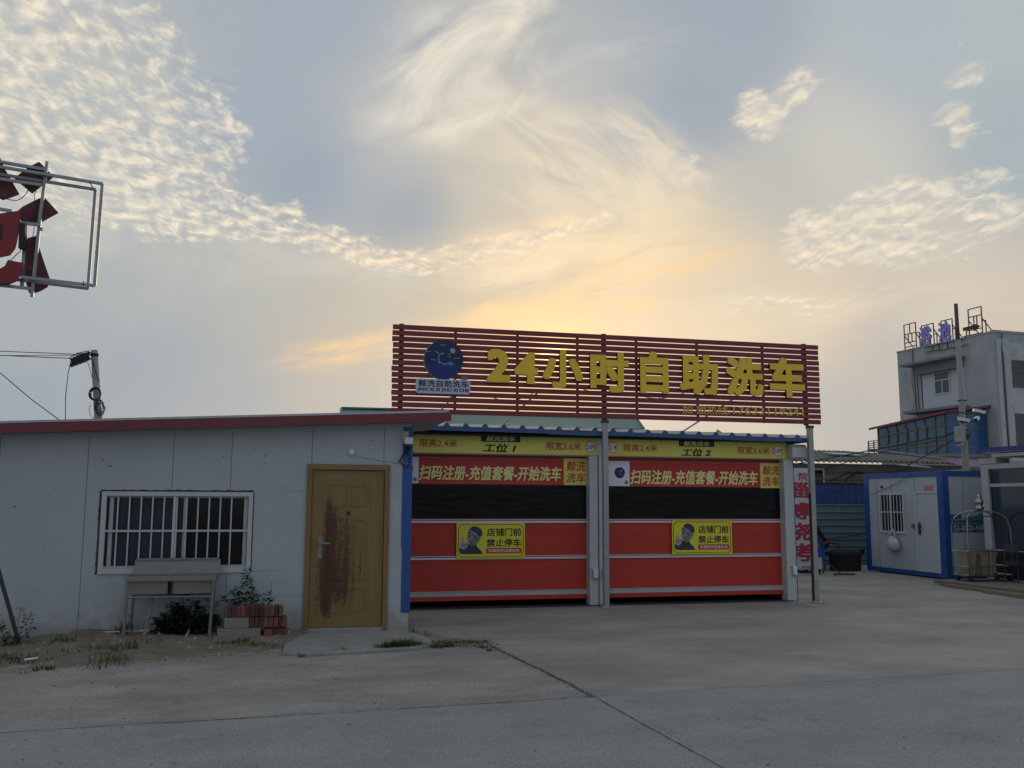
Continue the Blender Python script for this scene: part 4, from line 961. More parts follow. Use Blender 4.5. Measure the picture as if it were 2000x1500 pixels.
# plants
def leaf(mb, p, d, up, L_, w):
    d = Vector(d).normalized(); up = Vector(up); s = d.cross(up)
    if s.length < 1e-3: s = Vector((1,0,0))
    s.normalize(); p = Vector(p); up2 = s.cross(d)
    a = mb.b.verts.new(p); b = mb.b.verts.new(p+d*L_*.45+s*w/2+up2*L_*.06); c = mb.b.verts.new(p+d*L_-up2*L_*.12); e = mb.b.verts.new(p+d*L_*.45-s*w/2+up2*L_*.06); m_ = mb.b.verts.new(p+d*L_*.5-up2*L_*.04)
    mb._f((a, b, m_)); mb._f((b, c, m_)); mb._f((a, m_, e)); mb._f((m_, c, e))
def shrub(name, lab, cat, base, stems, mt, lsize, rnd, group=None):
    t = thing(name, lab, cat, base, group=group)
    ms, ml = MB(), MB()
    for (top_, n_, spread, r0) in stems:
        b0 = Vector(base)+Vector((rnd.uniform(-.03,.03), rnd.uniform(-.02,.02), -.02)); tp = Vector(top_); mid = b0.lerp(tp, .5)+Vector((rnd.uniform(-.04,.04), rnd.uniform(-.03,.03), .02))
        pts = [b0*(1-u)**2+mid*2*u*(1-u)+tp*u*u for u in np.linspace(0, 1, 9)]
        ms.tube(pts, r0, 5, r1=.002)
        for i in range(n_):
            u = rnd.uniform(.18, 1)**.8; p = b0*(1-u)**2+mid*2*u*(1-u)+tp*u*u
            a = rnd.uniform(0, 6.28); k = spread*(1.15-u)*rnd.uniform(.3, 1); q = p+Vector((math.cos(a)*k, math.sin(a)*k*.7, rnd.uniform(-.02, .05)*k/.1))
            dr = Vector((math.cos(a), math.sin(a), rnd.uniform(-.5, .5)))
            l_ = lsize*rnd.uniform(.6, 1.25)*(1.1-.45*u); leaf(ml, q, dr, (rnd.uniform(-.4,.4), rnd.uniform(-.4,.4), 1), l_, l_*rnd.uniform(.5, .8))
            if i % 4 == 0: ms.tube([p, q], .002, 3, cap=False)
    ms.build('stem', M['stem'], t); ml.build('foliage', mt, t)
    return t
rp = random.Random(5)
stems = []
for i in range(30):
    a = rp.uniform(-1, 1); tx = -1.02+a*.36; tz = (.50-.28*abs(a)**1.5)*rp.uniform(.55, 1.05); stems.append(((tx, 11.42+rp.uniform(-.2, .2), tz), 90, .10, .006))
stems += [((-.74, 11.5, .62), 26, .06, .005), ((-1.08, 11.52, .60), 30, .06, .005), ((-1.38, 11.3, .27), 34, .07, .005), ((-.66, 11.45, .44), 30, .08, .005)]
shrub('leafy_shrub', 'dense dark green leafy shrub growing beneath the steel sink', 'shrub', (-1.0, 11.40, .05), stems, M['leaf_dark'], .08, rp)
stems = [((-.38, 11.46, .80), 110, .10, .006), ((-.33, 11.48, .66), 60, .09, .005), ((-.47, 11.46, .58), 60, .10, .004), ((-.13, 11.46, .52), 70, .09, .004), ((-.08, 11.46, .44), 40, .08, .004), ((-.55, 11.44, .55), 70, .10, .004), ((-.62, 11.44, .48), 60, .10, .004), ((-.26, 11.46, .5), 50, .1, .004)]
shrub('tall_weed', 'tall upright leafy weed rising behind the brick stack', 'weed', (-.36, 11.45, .05), stems, M['leaf'], .085, rp)
a = G(12, 1270, 0)
stems = [((a[0]+dx, a[1]+dy, z), 26, .09, .004) for dx, dy, z in ((-.2,.2,.40),(.05,.25,.42),(.16,.3,.36),(-.1,.0,.3),(.22,.1,.22),(-.3,.1,.35),(.0,-.1,.2),(.12,-.05,.16))]
shrub('leafy_weed', 'patch of straggly green weeds at the foot of the leaning post', 'weed', (a[0], a[1]+.1, .03), stems, M['leaf'], .06, rp)
a = G(247, 1225, .05)
shrub('leafy_weed', 'thin green weed growing at the left legs of the sink', 'weed', (-1.66, 11.3, .06), [((-1.62, 11.22, .33), 12, .05, .003), ((-1.6, 11.25, .2), 10, .05, .003), ((-1.70, 11.2, .2), 10, .06, .003)], M['leaf'], .06, rp)

def blades(mb, x, y, n_, r_, hmin, hmax, rnd, z=None, lean=1.1):
    for i in range(n_):
        a = rnd.uniform(0, 6.28); k = r_*math.sqrt(rnd.random()); bx_, by_ = x+k*math.cos(a), y+k*math.sin(a)*.7
        bz = (dirt_z(bx_, by_) if z is None else z); h = rnd.uniform(hmin, hmax); w = rnd.uniform(.003, .006)
        da = rnd.uniform(0, 6.28); le = lean*h*rnd.uniform(.4, 1.4); dx, dy = math.cos(da)*le, math.sin(da)*le; sx_, sy_ = -math.sin(da)*w, math.cos(da)*w
        p0a, p0b = mb.b.verts.new((bx_-sx_, by_-sy_, bz-.005)), mb.b.verts.new((bx_+sx_, by_+sy_, bz-.005))
        p1a, p1b = mb.b.verts.new((bx_+dx*.4-sx_*.8, by_+dy*.4-sy_*.8, bz+h*.65)), mb.b.verts.new((bx_+dx*.4+sx_*.8, by_+dy*.4+sy_*.8, bz+h*.65))
        p2 = mb.b.verts.new((bx_+dx, by_+dy, bz+h*.9)); mb._f((p0a, p0b, p1b, p1a)); mb._f((p1a, p1b, p2))
mb = MB(); rg = random.Random(21)
def gp(x, y): q_ = G(x, y, 0.02); return q_[0], q_[1]
for x, y, n_, r_, h0_, h1_ in ((748,1268,120,.09,.04,.11),(772,1266,240,.13,.05,.15),(798,1264,200,.12,.05,.14),(822,1262,90,.08,.03,.09),(855,1262,70,.09,.03,.07),(878,1260,60,.07,.03,.07),(670,1272,45,.06,.03,.08),(650,1274,30,.05,.03,.06),(725,1272,25,.05,.02,.05),(593,1280,30,.05,.02,.06),(960,1268,30,.06,.02,.04),(940,1262,30,.06,.02,.05),
    (215,1290,45,.20,.04,.12),(240,1272,50,.16,.05,.15),(205,1300,25,.2,.03,.08),(240,1245,40,.10,.05,.14),(85,1305,60,.10,.02,.06),(60,1290,30,.2,.02,.06),(20,1290,70,.26,.04,.12),(440,1258,40,.12,.02,.05),(470,1257,60,.1,.02,.06),(500,1262,40,.1,.02,.05),(120,1265,40,.14,.03,.1),(300,1262,20,.1,.02,.06)):
    q_ = gp(x, y); blades(mb, q_[0], q_[1], n_, r_, h0_, h1_, rg)
tag(mb.build('grass', M['grass'], origin=(0,0,0)), 'tufts of green grass in the earth and along the doorstep joint', 'grass', kind='stuff')
mb = MB()
for x, y, n_, r_, h0_, h1_, le in ((860,1252,130,.14,.01,.05,2.2),(895,1252,160,.16,.01,.05,2.4),(930,1252,150,.14,.01,.05,2.2),(845,1256,80,.1,.01,.04,2),(955,1262,60,.1,.01,.03,2),(912,1258,90,.15,.01,.04,2.4),(820,1240,16,.07,.06,.13,.9),(808,1238,40,.06,.05,.12,.7),(835,1240,10,.08,.05,.14,.8),(540,1262,60,.16,.01,.04,3),(470,1262,40,.2,.01,.04,3),(200,1275,50,.3,.02,.06,2.5),(150,1280,40,.3,.02,.06,2.5)):
    q_ = gp(x, y); blades(mb, q_[0], q_[1], n_, r_, h0_, h1_, rg, lean=le)
tag(mb.build('dry_grass', M['straw'], origin=(0,0,0)), 'tangled dry grass and straw at the pavement joint and on the earth', 'grass', kind='stuff')
# earth and sand spilled over the joint, stones, grit
mb = MB(); rs = random.Random(31)
def pebble(x, y, s, z=0.0):
    v = []
    for k in range(6):
        a = k*1.047+rs.uniform(-.3, .3); v.append(mb.b.verts.new((x+math.cos(a)*s*rs.uniform(.7, 1.2), y+math.sin(a)*s*rs.uniform(.6, 1.1), z-.003)))
    tp = [mb.b.verts.new((x+math.cos(k*2.1)*s*.45, y+math.sin(k*2.1)*s*.4, z+s*rs.uniform(.5, .9))) for k in range(3)]
    for k in range(3): mb._f((v[2*k], v[2*k+1], tp[k])); mb._f((v[2*k+1], v[(2*k+2)%6], tp[(k+1)%3])); mb._f((v[2*k+1], tp[(k+1)%3], tp[k]))
    mb._f(tp)
for i in range(420):
    x = rs.uniform(-3.6, .4); y = rs.uniform(low_y(x)-.05, 11.6); pebble(x, y, rs.choice([.006,.008,.01,.014,.02,.03] if rs.random() < .4 else [.005,.007,.01]), dirt_z(x, y))
for i in range(900):
    x = rs.uniform(-3, 2.4); y = rs.uniform(5.5, 10.5); pebble(x, y, rs.choice([.003,.004,.005,.008]), .003)
for i in range(350):
    t = rs.gauss(0, .05); y = rs.uniform(7.4, 10.4); pebble(joint_x(y)+t-.02, y, rs.choice([.004,.006,.01]), .003)
for i in range(400):
    x = rs.uniform(-1, 2.5); pebble(x, road_y(x)+abs(rs.gauss(0, .09)), rs.choice([.003,.005,.007]), .003)
for i in range(300):
    x = rs.uniform(2.5, 9); y = rs.uniform(5.2, 12); pebble(x, y, rs.choice([.003,.004,.006]), .003)
me_ = mb
mb = MB()
for i in range(1500):
    x = rs.uniform(-3.8, .6); pebble(x, low_y(x)-abs(rs.gauss(0, .16))+.05, rs.choice([.004,.006,.008,.012]), .002)
for i in range(500):
    x = rs.uniform(1.3, 2.4); pebble(x, 10.75+rs.gauss(0, .16)-(x-1.3)*.3, rs.choice([.004,.006,.01]), .002)
tag(mb.build('loose_earth', M['dirt'], origin=(0,0,0)), 'crumbs of brown earth strewn over the edge of the concrete', 'earth', kind='stuff')
mb = me_
tag(mb.build('gravel', M['stone'], origin=(0,0,0)), 'loose stones and grit on the earth and the concrete', 'gravel', kind='stuff')
mb = MB()
def scrap(x, y, L_):
    a = rs.uniform(0, 6.28); pts = []
    for k in range(6):
        t = k*1.047+rs.uniform(-.4, .4); e = L_*rs.uniform(.5, 1)*(1 if k % 3 == 0 else .38); pts.append((x+e*math.cos(t)*math.cos(a)-e*math.sin(t)*.5*math.sin(a), y+e*math.cos(t)*math.sin(a)+e*math.sin(t)*.5*math.cos(a)))
    mb.prism(pts, (0, 0, .009+rs.uniform(0, .006)), (1,0,0), (0,1,0), .003)
for i in range(80): scrap(rs.uniform(-3, 6), rs.uniform(5.2, 11), rs.uniform(.006, .018))
for p_ in ((733,1375),(745,1377),(105,1342),(180,1335),(262,1347),(228,1344),(1766,1443),(655,1330),(915,1220),(920,1221),(1500,1497),(690,1260)):
    q_ = G(*p_); scrap(q_[0], q_[1], rs.uniform(.018, .04))
tag(mb.build('leaf_litter', M['cloth_and_shade_black'], origin=(0,0,0)), 'scattered dark leaf scraps and twigs on the concrete', 'litter', kind='stuff')

# ------------------------------------------------------------------ behind the car wash
gs = thing('green_roofed_shed', 'shed behind the car wash with a faded teal metal roof and corrugated lower sheets', 'building', (4.0, 17.0, 0))
mb = MB()
P3 = [(1.02,17.0,3.03),(6.86,17.0,3.03),(7.35,18.7,3.45),(1.10,18.7,3.42)]
mb.quad(*P3); mb.quad(*[(x, y, z-.05) for x, y, z in P3]); 
mb.quad((1.02,17.0,3.03),(6.86,17.0,3.03),(6.86,17.0,2.985),(1.02,17.0,2.985)); mb.quad((1.02,17,3.03),(1.1,18.7,3.42),(1.1,18.7,3.37),(1.02,17,2.98)); mb.quad((6.86,17,3.03),(7.35,18.7,3.45),(7.35,18.7,3.40),(6.86,17,2.98))
mb.build('roof', M['green_roof'], gs)
mb = MB(); mb.tube([(1.0,17.02,3.04),(1.08,18.7,3.43)], .03, 6); mb.tube([(1.08,18.7,3.44),(7.35,18.7,3.46)], .035, 6); mb.tube([(6.87,16.99,3.04),(7.36,18.7,3.46)], .022, 6); mb.build('ridge_cap', M['green_roof'], gs)
mb = MB(); n = 300
vs = []
for i in range(n+1):
    x = 1.6+5.35*i/n; w = .022*math.sin(i/n*5.35/.085*2*math.pi)
    vs.append((mb.b.verts.new((x, 16.35, 2.90+w)), mb.b.verts.new((x, 16.98, 3.0+w))))
for a, b in zip(vs, vs[1:]): mb._f((a[0], b[0], b[1], a[1]))
for a, b in zip(vs, vs[1:]):
    p_, q_ = a[0].co.copy(), b[0].co.copy(); mb.quad(p_, q_, q_-Vector((0,0,.012)), p_-Vector((0,0,.012)))
mb.build('corrugated_sheet', M['asbestos'], gs)
mb = MB(); mb.box(1.3, 6.7, 17.15, 21, 0, 2.95); mb.build('wall', M['grey_wall'], gs)

# utility pole left
up = thing('utility_pole', 'leaning concrete utility pole with coiled black cable behind the shed', 'utility pole', (-4.3, 25, 0))
a, b = PY(184, 684, 25), PY(196.5, 900, 25)
dir_ = (np.array(b)-np.array(a)); bot = np.array(a)+dir_*(a[2]/(a[2]-b[2])); TOP = Vector(a); BOT = Vector(bot)
mb = MB(); mb.tube([BOT, TOP], .125, 14, r1=.078); mb.build('pole', M['pole'], up, smooth=True)
mb = MB(); q_ = TOP+(BOT-TOP).normalized()*.12
for k in range(3): mb.tube([q_+Vector((math.cos(t)*.092, math.sin(t)*.092, k*.02-.02)) for t in np.linspace(0, 6.283, 16)], .012, 5)
mb.build('strap', M['cable'], up)
mb = MB()
def at(px_, py_, y=24.88): return Vector(PY(px_, py_, y))
for k in range(4):
    c_ = at(186.5, 770)+Vector((0, -.02*k, 0)); mb.tube([c_+Vector((math.cos(t)*(.105+.012*k), -.01*k, math.sin(t)*(.135+.01*k))) for t in np.linspace(0, 6.283, 24)], .011, 5)
for k in range(5):
    c_ = at(193+k, 792+2*k)+Vector((0, -.02*k, 0)); mb.tube([c_+Vector((math.cos(t)*(.09+.02*(k%2)), 0, math.sin(t)*(.13+.03*(k%3)))) for t in np.linspace(0, 6.283, 20)], .009, 5)
mb.tube([at(177, 790), at(174, 800), at(176, 810), at(184, 818)], .007, 4); mb.tube([at(199, 790), at(207, 796), at(203, 806), at(197, 816)], .007, 4)
mb.tube([at(173, 696), at(181, 705), at(188, 730), at(193, 745)], .010, 5); mb.tube([at(171, 707), at(176, 722), at(180, 738)], .007, 5)
mb.build('cable_coil', M['cable'], up)
bxs = thing('splice_box', 'ribbed black cable splice box hung on the wires left of the utility pole', 'splice box', tuple(at(156, 703)))
mb = MB(); A_, B2 = at(140, 708), at(173, 696); d = (B2-A_)
mb.bar(A_, B2, .16, .17)
for k in range(6): p_ = A_+d*(k+.5)/6; mb.obox(p_, d*.05, (0,.10,0), (0.03,0,.12))
mb.build('housing', M['cable'], bxs)
mb = MB(); mb.tube([A_+Vector((-.05,0,.12)), A_+d*.3+Vector((0,0,.19)), B2+Vector((.0,0,.14))], .012, 5); mb.tube([at(150,692),at(165,690),at(179,688)], .014, 5); mb.build('hanger', M['cable'], bxs)
def cable(pts, r_, lab, sag=0.0, group='overhead cables'):
    mb = MB(); mb.tube(pts, r_, 5); return tag(mb.build('overhead_cable', M['cable'], smooth=True), lab, 'cable', group)
def out(p, q, k): return Vector(p)+(Vector(p)-Vector(q))*k
p0, p1 = at(180, 691), at(0, 686); cable([p0, at(150, 692), at(80, 689), p1, out(p1, p0, 1.5)], .010, 'topmost overhead cable running left from the top of the leaning utility pole')
p0, p1 = at(178, 694), at(0, 694.5); cable([p0, at(150, 694), at(90, 694), p1, out(p1, p0, 1.5)], .008, 'middle overhead cable running left from the top of the leaning utility pole')
p0, p1 = at(141, 700), at(0, 694); cable([p0, at(90, 698), p1, out(p1, p0, 1.5)], .011, 'overhead cable running left from the splice box')
p0, p1 = at(117, 821, 24), at(0, 728, 24); cable([at(170,850,24), p0, at(60, 779, 24), p1, out(p1, p0, 1)], .011, 'slanting overhead cable rising left from the shed roof')
cable([at(138, 706), at(133, 730), at(128, 775), at(127.5, 825), at(128, 870)], .010, 'cable hanging down from the splice box behind the shed roof')

# ------------------------------------------------------------------ broken rooftop letter sign (upper left)
BB = EYE+ray(190, 560)*(8.5/(ray(190, 560) @ FWD)); BA = 69.5
bd = Vector((math.sin(R(BA)), math.cos(R(BA)), 0)); bn = Vector((bd.y*1.0, -bd.x, 0))   # bn faces the street
bb = thing('letter_sign_frame', 'broken steel sign frame with hanging red letter pieces against the sky', 'sign', (float(BB[0]), float(BB[1]), 0))
def bp(x, y, back=0.0):
    s, z = PV(x, y, BB, BA); v = Vector((BB[0], BB[1], 0))+bd*s; v.z = z; return v-bn*back
def zp(x, y, back=0.0): return bp(x/5, 280+y/5, back)
def bbar(mb, a, b, w=.026, back=0.0, d=.026): mb.bar(zp(*a, back), zp(*b, back), w, d)
mb = MB(); w = .022
for e, bk in ((0, 0), (.034, .09)):
    t_ = [(-700, 112), (1000, 395), (925, 1390), (200, 1305)] if e == 0 else [(-700, 160), (950, 425), (878, 1400), (0, 1290)]
    bbar(mb, t_[0], t_[1], w, bk); bbar(mb, t_[1], t_[2], w, bk); bbar(mb, t_[2], t_[3], w, bk)
mb.build('outer_frame', M['alu'], bb)
mb = MB()
for a, b, w_, bk in (((470,165),(395,760),.03,.05),((395,760),(320,1490),.026,.05),((262,770),(222,1385),.024,.06),((-500,80),(460,242),.026,.05),((-500,265),(410,398),.026,.03),((190,765),(392,790),.026,.03),((-300,570),(122,645),.026,.06),((-300,1340),(332,1412),.026,.05)): bbar(mb, a, b, w_, bk)
mb.obox(zp(405, 830, .03), bd*.012, bn*.012, (0,0,.014))
# posts off to the side that carry the frame
for x in (-260, -640):
    p_ = zp(x, 60, .08); mb.bar((p_.x, p_.y, -.05), (p_.x, p_.y, p_.z), .07, .07)
bbar(mb, (-700, 1330), (0, 1330), .03, .06); bbar(mb, (-640, 120), (-260, 150), .03, .08)
mb.build('inner_frame', M['alu'], bb)
def piece(name, pts, mt, back, th=.03):
    mb = MB(); V0 = Vector((BB[0], BB[1], 0)); poly = []
    for x, y in pts:
        s, z = PV(x/5, 280+y/5, BB, BA); poly.append((s, z))
    mb.prism(poly, V0-bn*back, bd, (0,0,1), th, 0); return mb.build(name, mt, bb)
piece('letter_piece', [(395,152),(540,300),(330,460),(155,310),(225,255),(300,200)], M['mottled'], .08)
piece('letter_piece', [(445,500),(585,655),(500,700),(410,752),(250,752),(210,715),(170,650),(230,595),(390,515)], M['mottled'], .08)
piece('letter_piece', [(370,880),(385,960),(440,1130),(510,1330),(480,1385),(420,1420),(340,1450),(300,1440),(255,1290),(262,1050),(280,905)], M['mottled'], .08)
piece('letter_piece', [(0,85),(50,210),(120,330),(200,470),(120,500),(40,525),(0,500),(-200,400),(-220,150)], M['mottled'], .08)
piece('red_letter', [(-200,700),(0,690),(110,672),(200,660),(195,730),(185,860),(165,970),(150,1030),(105,1088),(0,1110),(-200,1120)], M['sign_red'], -.02, .05)
piece('red_letter', [(75,1140),(150,1158),(225,1170),(218,1245),(190,1310),(165,1345),(100,1372),(0,1372),(-200,1365),(-200,1220),(0,1225),(45,1200)], M['sign_red'], -.02, .05)
piece('dark_slot', [(-60,800),(22,800),(18,940),(-60,945)], M['black'], -.024, .004)
mb = MB(); mb.bar(zp(228, 790, .0), zp(218, 1032, .0), .07, .05); mb.build('power_box', M['cable'], bb)
mb = MB(); mb.tube([zp(*p_, .05) for p_ in ((10,515),(60,525),(120,540),(170,545),(220,520),(260,480),(285,440))], .004, 5); mb.tube([zp(*p_, .05) for p_ in ((360,450),(342,490),(348,560),(345,700),(340,830),(310,1000),(295,1140))], .003, 5); mb.tube([zp(*p_, .02) for p_ in ((205,1045),(160,1085),(110,1135))], .004, 5)
for a, b in (((870,375),(905,440)),((815,1345),(812,1395)),((262,430),(295,460))): mb.bar(zp(*a, -.01), zp(*b, -.01), .012, .006)
mb.build('cable', M['cable'], bb)
mb = MB()
for k in range(14):
    f = (k+.5)/14; p_ = zp(985-70*f, 450+900*f, -.0); mb.obox(p_, bd*.004, bn*.016, (0,0,.022))
mb.build('clip', M['galv'], bb)

# ------------------------------------------------------------------ right-hand yard
# upright letter board behind the car wash
lb = thing('letter_board', 'tall white board with crimson characters standing behind the right end of the car wash', 'sign', (11.45, 19.2, 0))
mb = MB(); mb.box(11.02, 11.90, 19.2, 19.28, .16, 2.40); mb.build('panel', M['cart_white'], lb)
mb = MB()
for x in (11.05, 11.85): mb.box(x-.025, x+.025, 19.21, 19.27, 0, .16); mb.box(x-.03, x+.03, 18.95, 19.5, 0, .03)
mb.build('foot', M['dark_steel'], lb)
for ch, za, zb_ in (('淄', 1.71, 2.08), ('博', 1.22, 1.61), ('烧', .74, 1.15), ('烤', .27, .68)): text('lettering', ch, 11.20, za, 11.83, zb_, (0, 19.2, 0), *XZ, lb, M['char_red'], off=.03, t=.006)
text('lettering', '院', 11.57, 2.11, 11.80, 2.30, (0, 19.2, 0), *XZ, lb, M['char_red'], off=.012, t=.006)
mb = MB(); mb.bar((11.98, 18.8, .25), (12.20, 18.62, .02), .025); mb.bar((12.02, 18.65, .02), (12.50, 18.55, .02), .035); mb.bar((11.98, 18.8, .25), (11.9, 18.9, .02), .025)
tag(mb.build('sign_stand', M['dark_steel']), 'small steel folding stand on the ground by the right sign post', 'stand')
# snack display cart
ct = thing('display_cart', 'blue and white snack display cart with a curved glass case', 'cart', (12.0, 19.4, 0))
def yprism(mb, prof, y0, y1):
    mb.prism(prof, (0, y0, 0), *XZ, y1-y0, 0); return mb
mb = MB(); yprism(mb, [(11.6,.08),(12.10,.08),(12.13,.12),(12.13,.36),(11.6,.36)], 19.25, 20.2); mb.build('base', M['cart_white'], ct, bevel=.01)
mb = MB(); yprism(mb, [(11.6,.365),(12.13,.365),(12.14,.56),(11.6,.56)], 19.24, 20.2); mb.build('blue_band', M['cart_blue'], ct)
mb = MB(); pr = [(11.6,.565),(12.13,.565),(12.12,.66),(12.05,.78),(11.95,.86),(11.86,.90),(11.6,.90)]; yprism(mb, pr, 19.27, 20.2); mb.build('glass_case', M['case_glass'], ct)
mb = MB()
for o_ in (0, .035): mb.tube([(12.15+o_,19.24,.08),(12.15+o_,19.24,.5),(12.14+o_,19.24,.66),(12.06+o_,19.24,.79),(11.95+o_,19.24,.88),(11.88+o_,19.24,.94),(11.87+o_,19.24,1.1),(11.86+o_,19.24,1.75)], .012, 6)
mb.build('frame_tube', M['cart_blue'], ct)
mb = MB(); yprism(mb, rrect(11.85, 12.02, 1.04, 1.76, .05), 19.5, 19.62); 
for v in mb.b.verts:
    if v.co.z < 1.2 and v.co.x > 11.95: v.co.x += .04
mb.build('white_backboard', M['cart_white'], ct)
mb = MB(); pr = [(11.6,1.04),(11.98,1.04),(11.96,1.35),(11.93,1.58),(11.87,1.71),(11.78,1.755),(11.6,1.76)]; yprism(mb, pr, 19.3, 19.48); mb.build('blue_awning', M['cart_blue'], ct)
mb = MB(); yprism(mb, [(11.6,.95),(11.86,.95),(11.86,1.04),(11.6,1.04)], 19.35, 20.2); mb.build('shadow_box', M['cloth_and_shade_black'], ct)
for x in (11.75, 12.08):
    mb = MB(); mb.tube([(x, 19.32, .05), (x, 19.36, .05)], .05, 12); mb.build('wheel', M['black'], ct)
# reclining chair with a dark cloth and a tub
rc = thing('reclining_chair', 'black reclining chair with a reddish armrest before the ribbed fence', 'chair', (12.7, 20.2, 0))
mb = MB(); mb.bar((12.42,20.2,.92), (12.72,20.2,.44), .10, .5); mb.build('backrest', M['cloth_and_shade_black'], rc, bevel=.02)
mb = MB(); mb.bar((12.68,20.2,.40), (13.35,20.2,.38), .5, .09); mb.build('seat', M['cloth_and_shade_black'], rc, bevel=.02)
for y in (19.93, 20.47):
    mb = MB(); mb.tube([(12.60,y,.63),(12.75,y,.66),(12.98,y,.63),(13.03,y,.55),(13.02,y,.46)], .025, 8); mb.build('armrest', mat('reddish_wood', (.13,.03,.025), .5), rc)
for x in (12.6, 13.2):
    for y in (19.97, 20.43):
        mb = MB(); mb.tube([(x,y,.38),(x+.03,y,0)], .02, 6); mb.build('leg', M['dark_steel'], rc)
mb = MB()
n = 28; rings = []
for z, k in ((.0,.36),(.15,.37),(.33,.39),(.42,.40),(.46,.34),(.47,.1)):
    rings.append([mb.b.verts.new((13.12+k*math.cos(6.283*j/n)*(1+.06*math.sin(j*2.7+z*9)), 19.85+k*.8*math.sin(6.283*j/n), z+.02*math.sin(j*1.9))) for j in range(n)])
for a, b in zip(rings, rings[1:]):
    for j in range(n): mb._f((a[j], a[(j+1)%n], b[(j+1)%n], b[j]))
mb._f(rings[-1]); mb.obox((13.52,19.85,.44), (.10,0,.03), (0,.06,0), (0,0,.05))
tag(mb.build('covered_tub', M['cloth_and_shade_black'], smooth=True), 'round tub draped in black cloth at the foot end of the reclining chair', 'tub')
# ribbed fence
fe = thing('sheet_metal_fence', 'teal ribbed sheet fence with a bright blue sheet along its top', 'fence', (13.5, 21.3, 0))
mb = MB(); xs = np.arange(10.5, 15.6, .05)
vs = [(mb.b.verts.new((x, 21.3+(.012 if int(i/2) % 2 else 0), 1.57)), mb.b.verts.new((x, 21.3+(.012 if int(i/2) % 2 else 0), 2.10))) for i, x in enumerate(xs)]
for a, b in zip(vs, vs[1:]): mb._f((a[0], b[0], b[1], a[1]))
mb.build('blue_sheet', mat('fence_blue', (.012,.05,.19), .45, var=.2, vscale=4), fe)
mb = MB(); mb.box(10.5, 15.6, 21.25, 21.34, 2.10, 2.125); mb.build('top_rail', M['cable'], fe)
mb = MB(); prof_ = []
for k in range(9):
    z = .02+k*.172
    prof_ += [(21.30, z), (21.295, z+.13), (21.25, z+.145), (21.25, z+.165)]
prof_.append((21.30, 1.57))
rw = random.Random(3); cols = [10.5, 11.5, 12.4, 13.0, 13.5, 14.0, 14.6, 15.6]; vv = [[mb.b.verts.new((x, y, z+rw.uniform(-.008,.008))) for y, z in prof_] for x in cols]
for a, b in zip(vv, vv[1:]):
    for j in range(len(prof_)-1): mb._f((a[j], b[j], b[j+1], a[j+1]))
mb.build('ribbed_sheet', M['teal_sheet'], fe)
mb = MB(); mb.tube([(12.6,21.22,.82),(13.1,21.22,.72),(13.7,21.22,.70),(14.3,21.22,.78),(14.6,21.22,.84)], .012, 5)
tag(mb.build('hanging_wire', M['cable']), 'sagging black wire hung across the ribbed fence', 'wire')

# portable cabin
CX, CYn, CYf, CZ = 13.62, 16.97, 19.72, 2.30
pc = thing('portable_cabin', 'grey portable cabin with bright blue corner posts, barred window and pale door', 'cabin', (CX, CYn, 0))
mb = MB(); mb.box(CX+.03, CX+4.5, CYn+.03, CYf-.03, .12, 2.22); mb.build('wall', M['cabin'], pc)
mb = MB()
for y in (17.9, 18.72, 19.25):
    mb.box(CX+.026, CX+.031, y-.004, y+.004, .12, 2.2)
for x in (14.15, 14.75): mb.box(x-.004, x+.004, CYn+.026, CYn+.031, .12, 2.2)
mb.build('seam', M['seam'], pc)
for x, y, w1, w2 in ((CX, CYn, .17, .17), (CX, CYf-.16, .15, .16), (CX+4.4, CYn, .15, .15)):
    mb = MB(); mb.box(x, x+w1, y, y+w2, .02, CZ-.0); mb.build('corner_post', M['cabin_blue'], pc, bevel=.008)
mb = MB(); mb.box(CX+.006, CX+.12, CYn+.17, CYf-.16, CZ-.115, CZ-.004); mb.box(CX+.17, CX+4.4, CYn+.006, CYn+.12, CZ-.115, CZ-.004); mb.build('top_beam', M['cabin_blue'], pc)
mb = MB(); mb.box(CX+.006, CX+.12, CYn+.17, CYf-.16, .03, .125); mb.box(CX+.17, CX+4.4, CYn+.006, CYn+.12, .03, .125); mb.build('bottom_beam', M['cabin_blue'], pc)
mb = MB(); mb.box(CX+.05, CX+4.5, CYn+.05, CYf-.05, CZ-.05, CZ-.02); mb.build('roof', M['cabin_blue'], pc)
# window on the long face (plane x = CX+.03)
YZ = ((0,-1,0), (0,0,1))     # frame of a surface facing -X : right hand is -Y
def yz(a, b, c, d): return [(-a, c), (-b, c), (-b, d), (-a, d)]
y0w, y1w, z0w, z1w = CYn+1.29, CYn+2.20, .92, 1.84
mb = MB(); ring(mb, [(-y1w,z0w),(-y0w,z0w),(-y0w,z1w),(-y1w,z1w)], [(-y1w+.05,z0w+.05),(-y0w-.05,z0w+.05),(-y0w-.05,z1w-.05),(-y1w+.05,z1w-.05)], (CX+.03,0,0), *YZ, .05, .03)
w2 = mb.build('window', M['white_alu'], pc)
mb = MB(); mb.box(CX+.022, CX+.028, y0w+.05, y1w-.05, z0w+.05, z1w-.05); mb.build('pane', M['glass'], w2)
mb = MB()
for i in range(7):
    y = y0w+.05+.81*(i+.7)/7; t_ = .009 if i != 3 else .03; mb.box(CX+.004, CX+.018, y-t_, y+t_, z0w+.05, z1w-.05)
mb.box(CX-.002, CX+.003, y0w+.05, y1w-.05, 1.385, 1.41); mb.build('window_bar', M['white_alu'], w2)
mb = MB(); mb.box(CX+.012, CX+.045, CYn+.10, CYn+.86, .12, 1.81); 
d2 = mb.build('door', mat('cabin_door', (.46,.49,.52), .45, var=.04), pc)
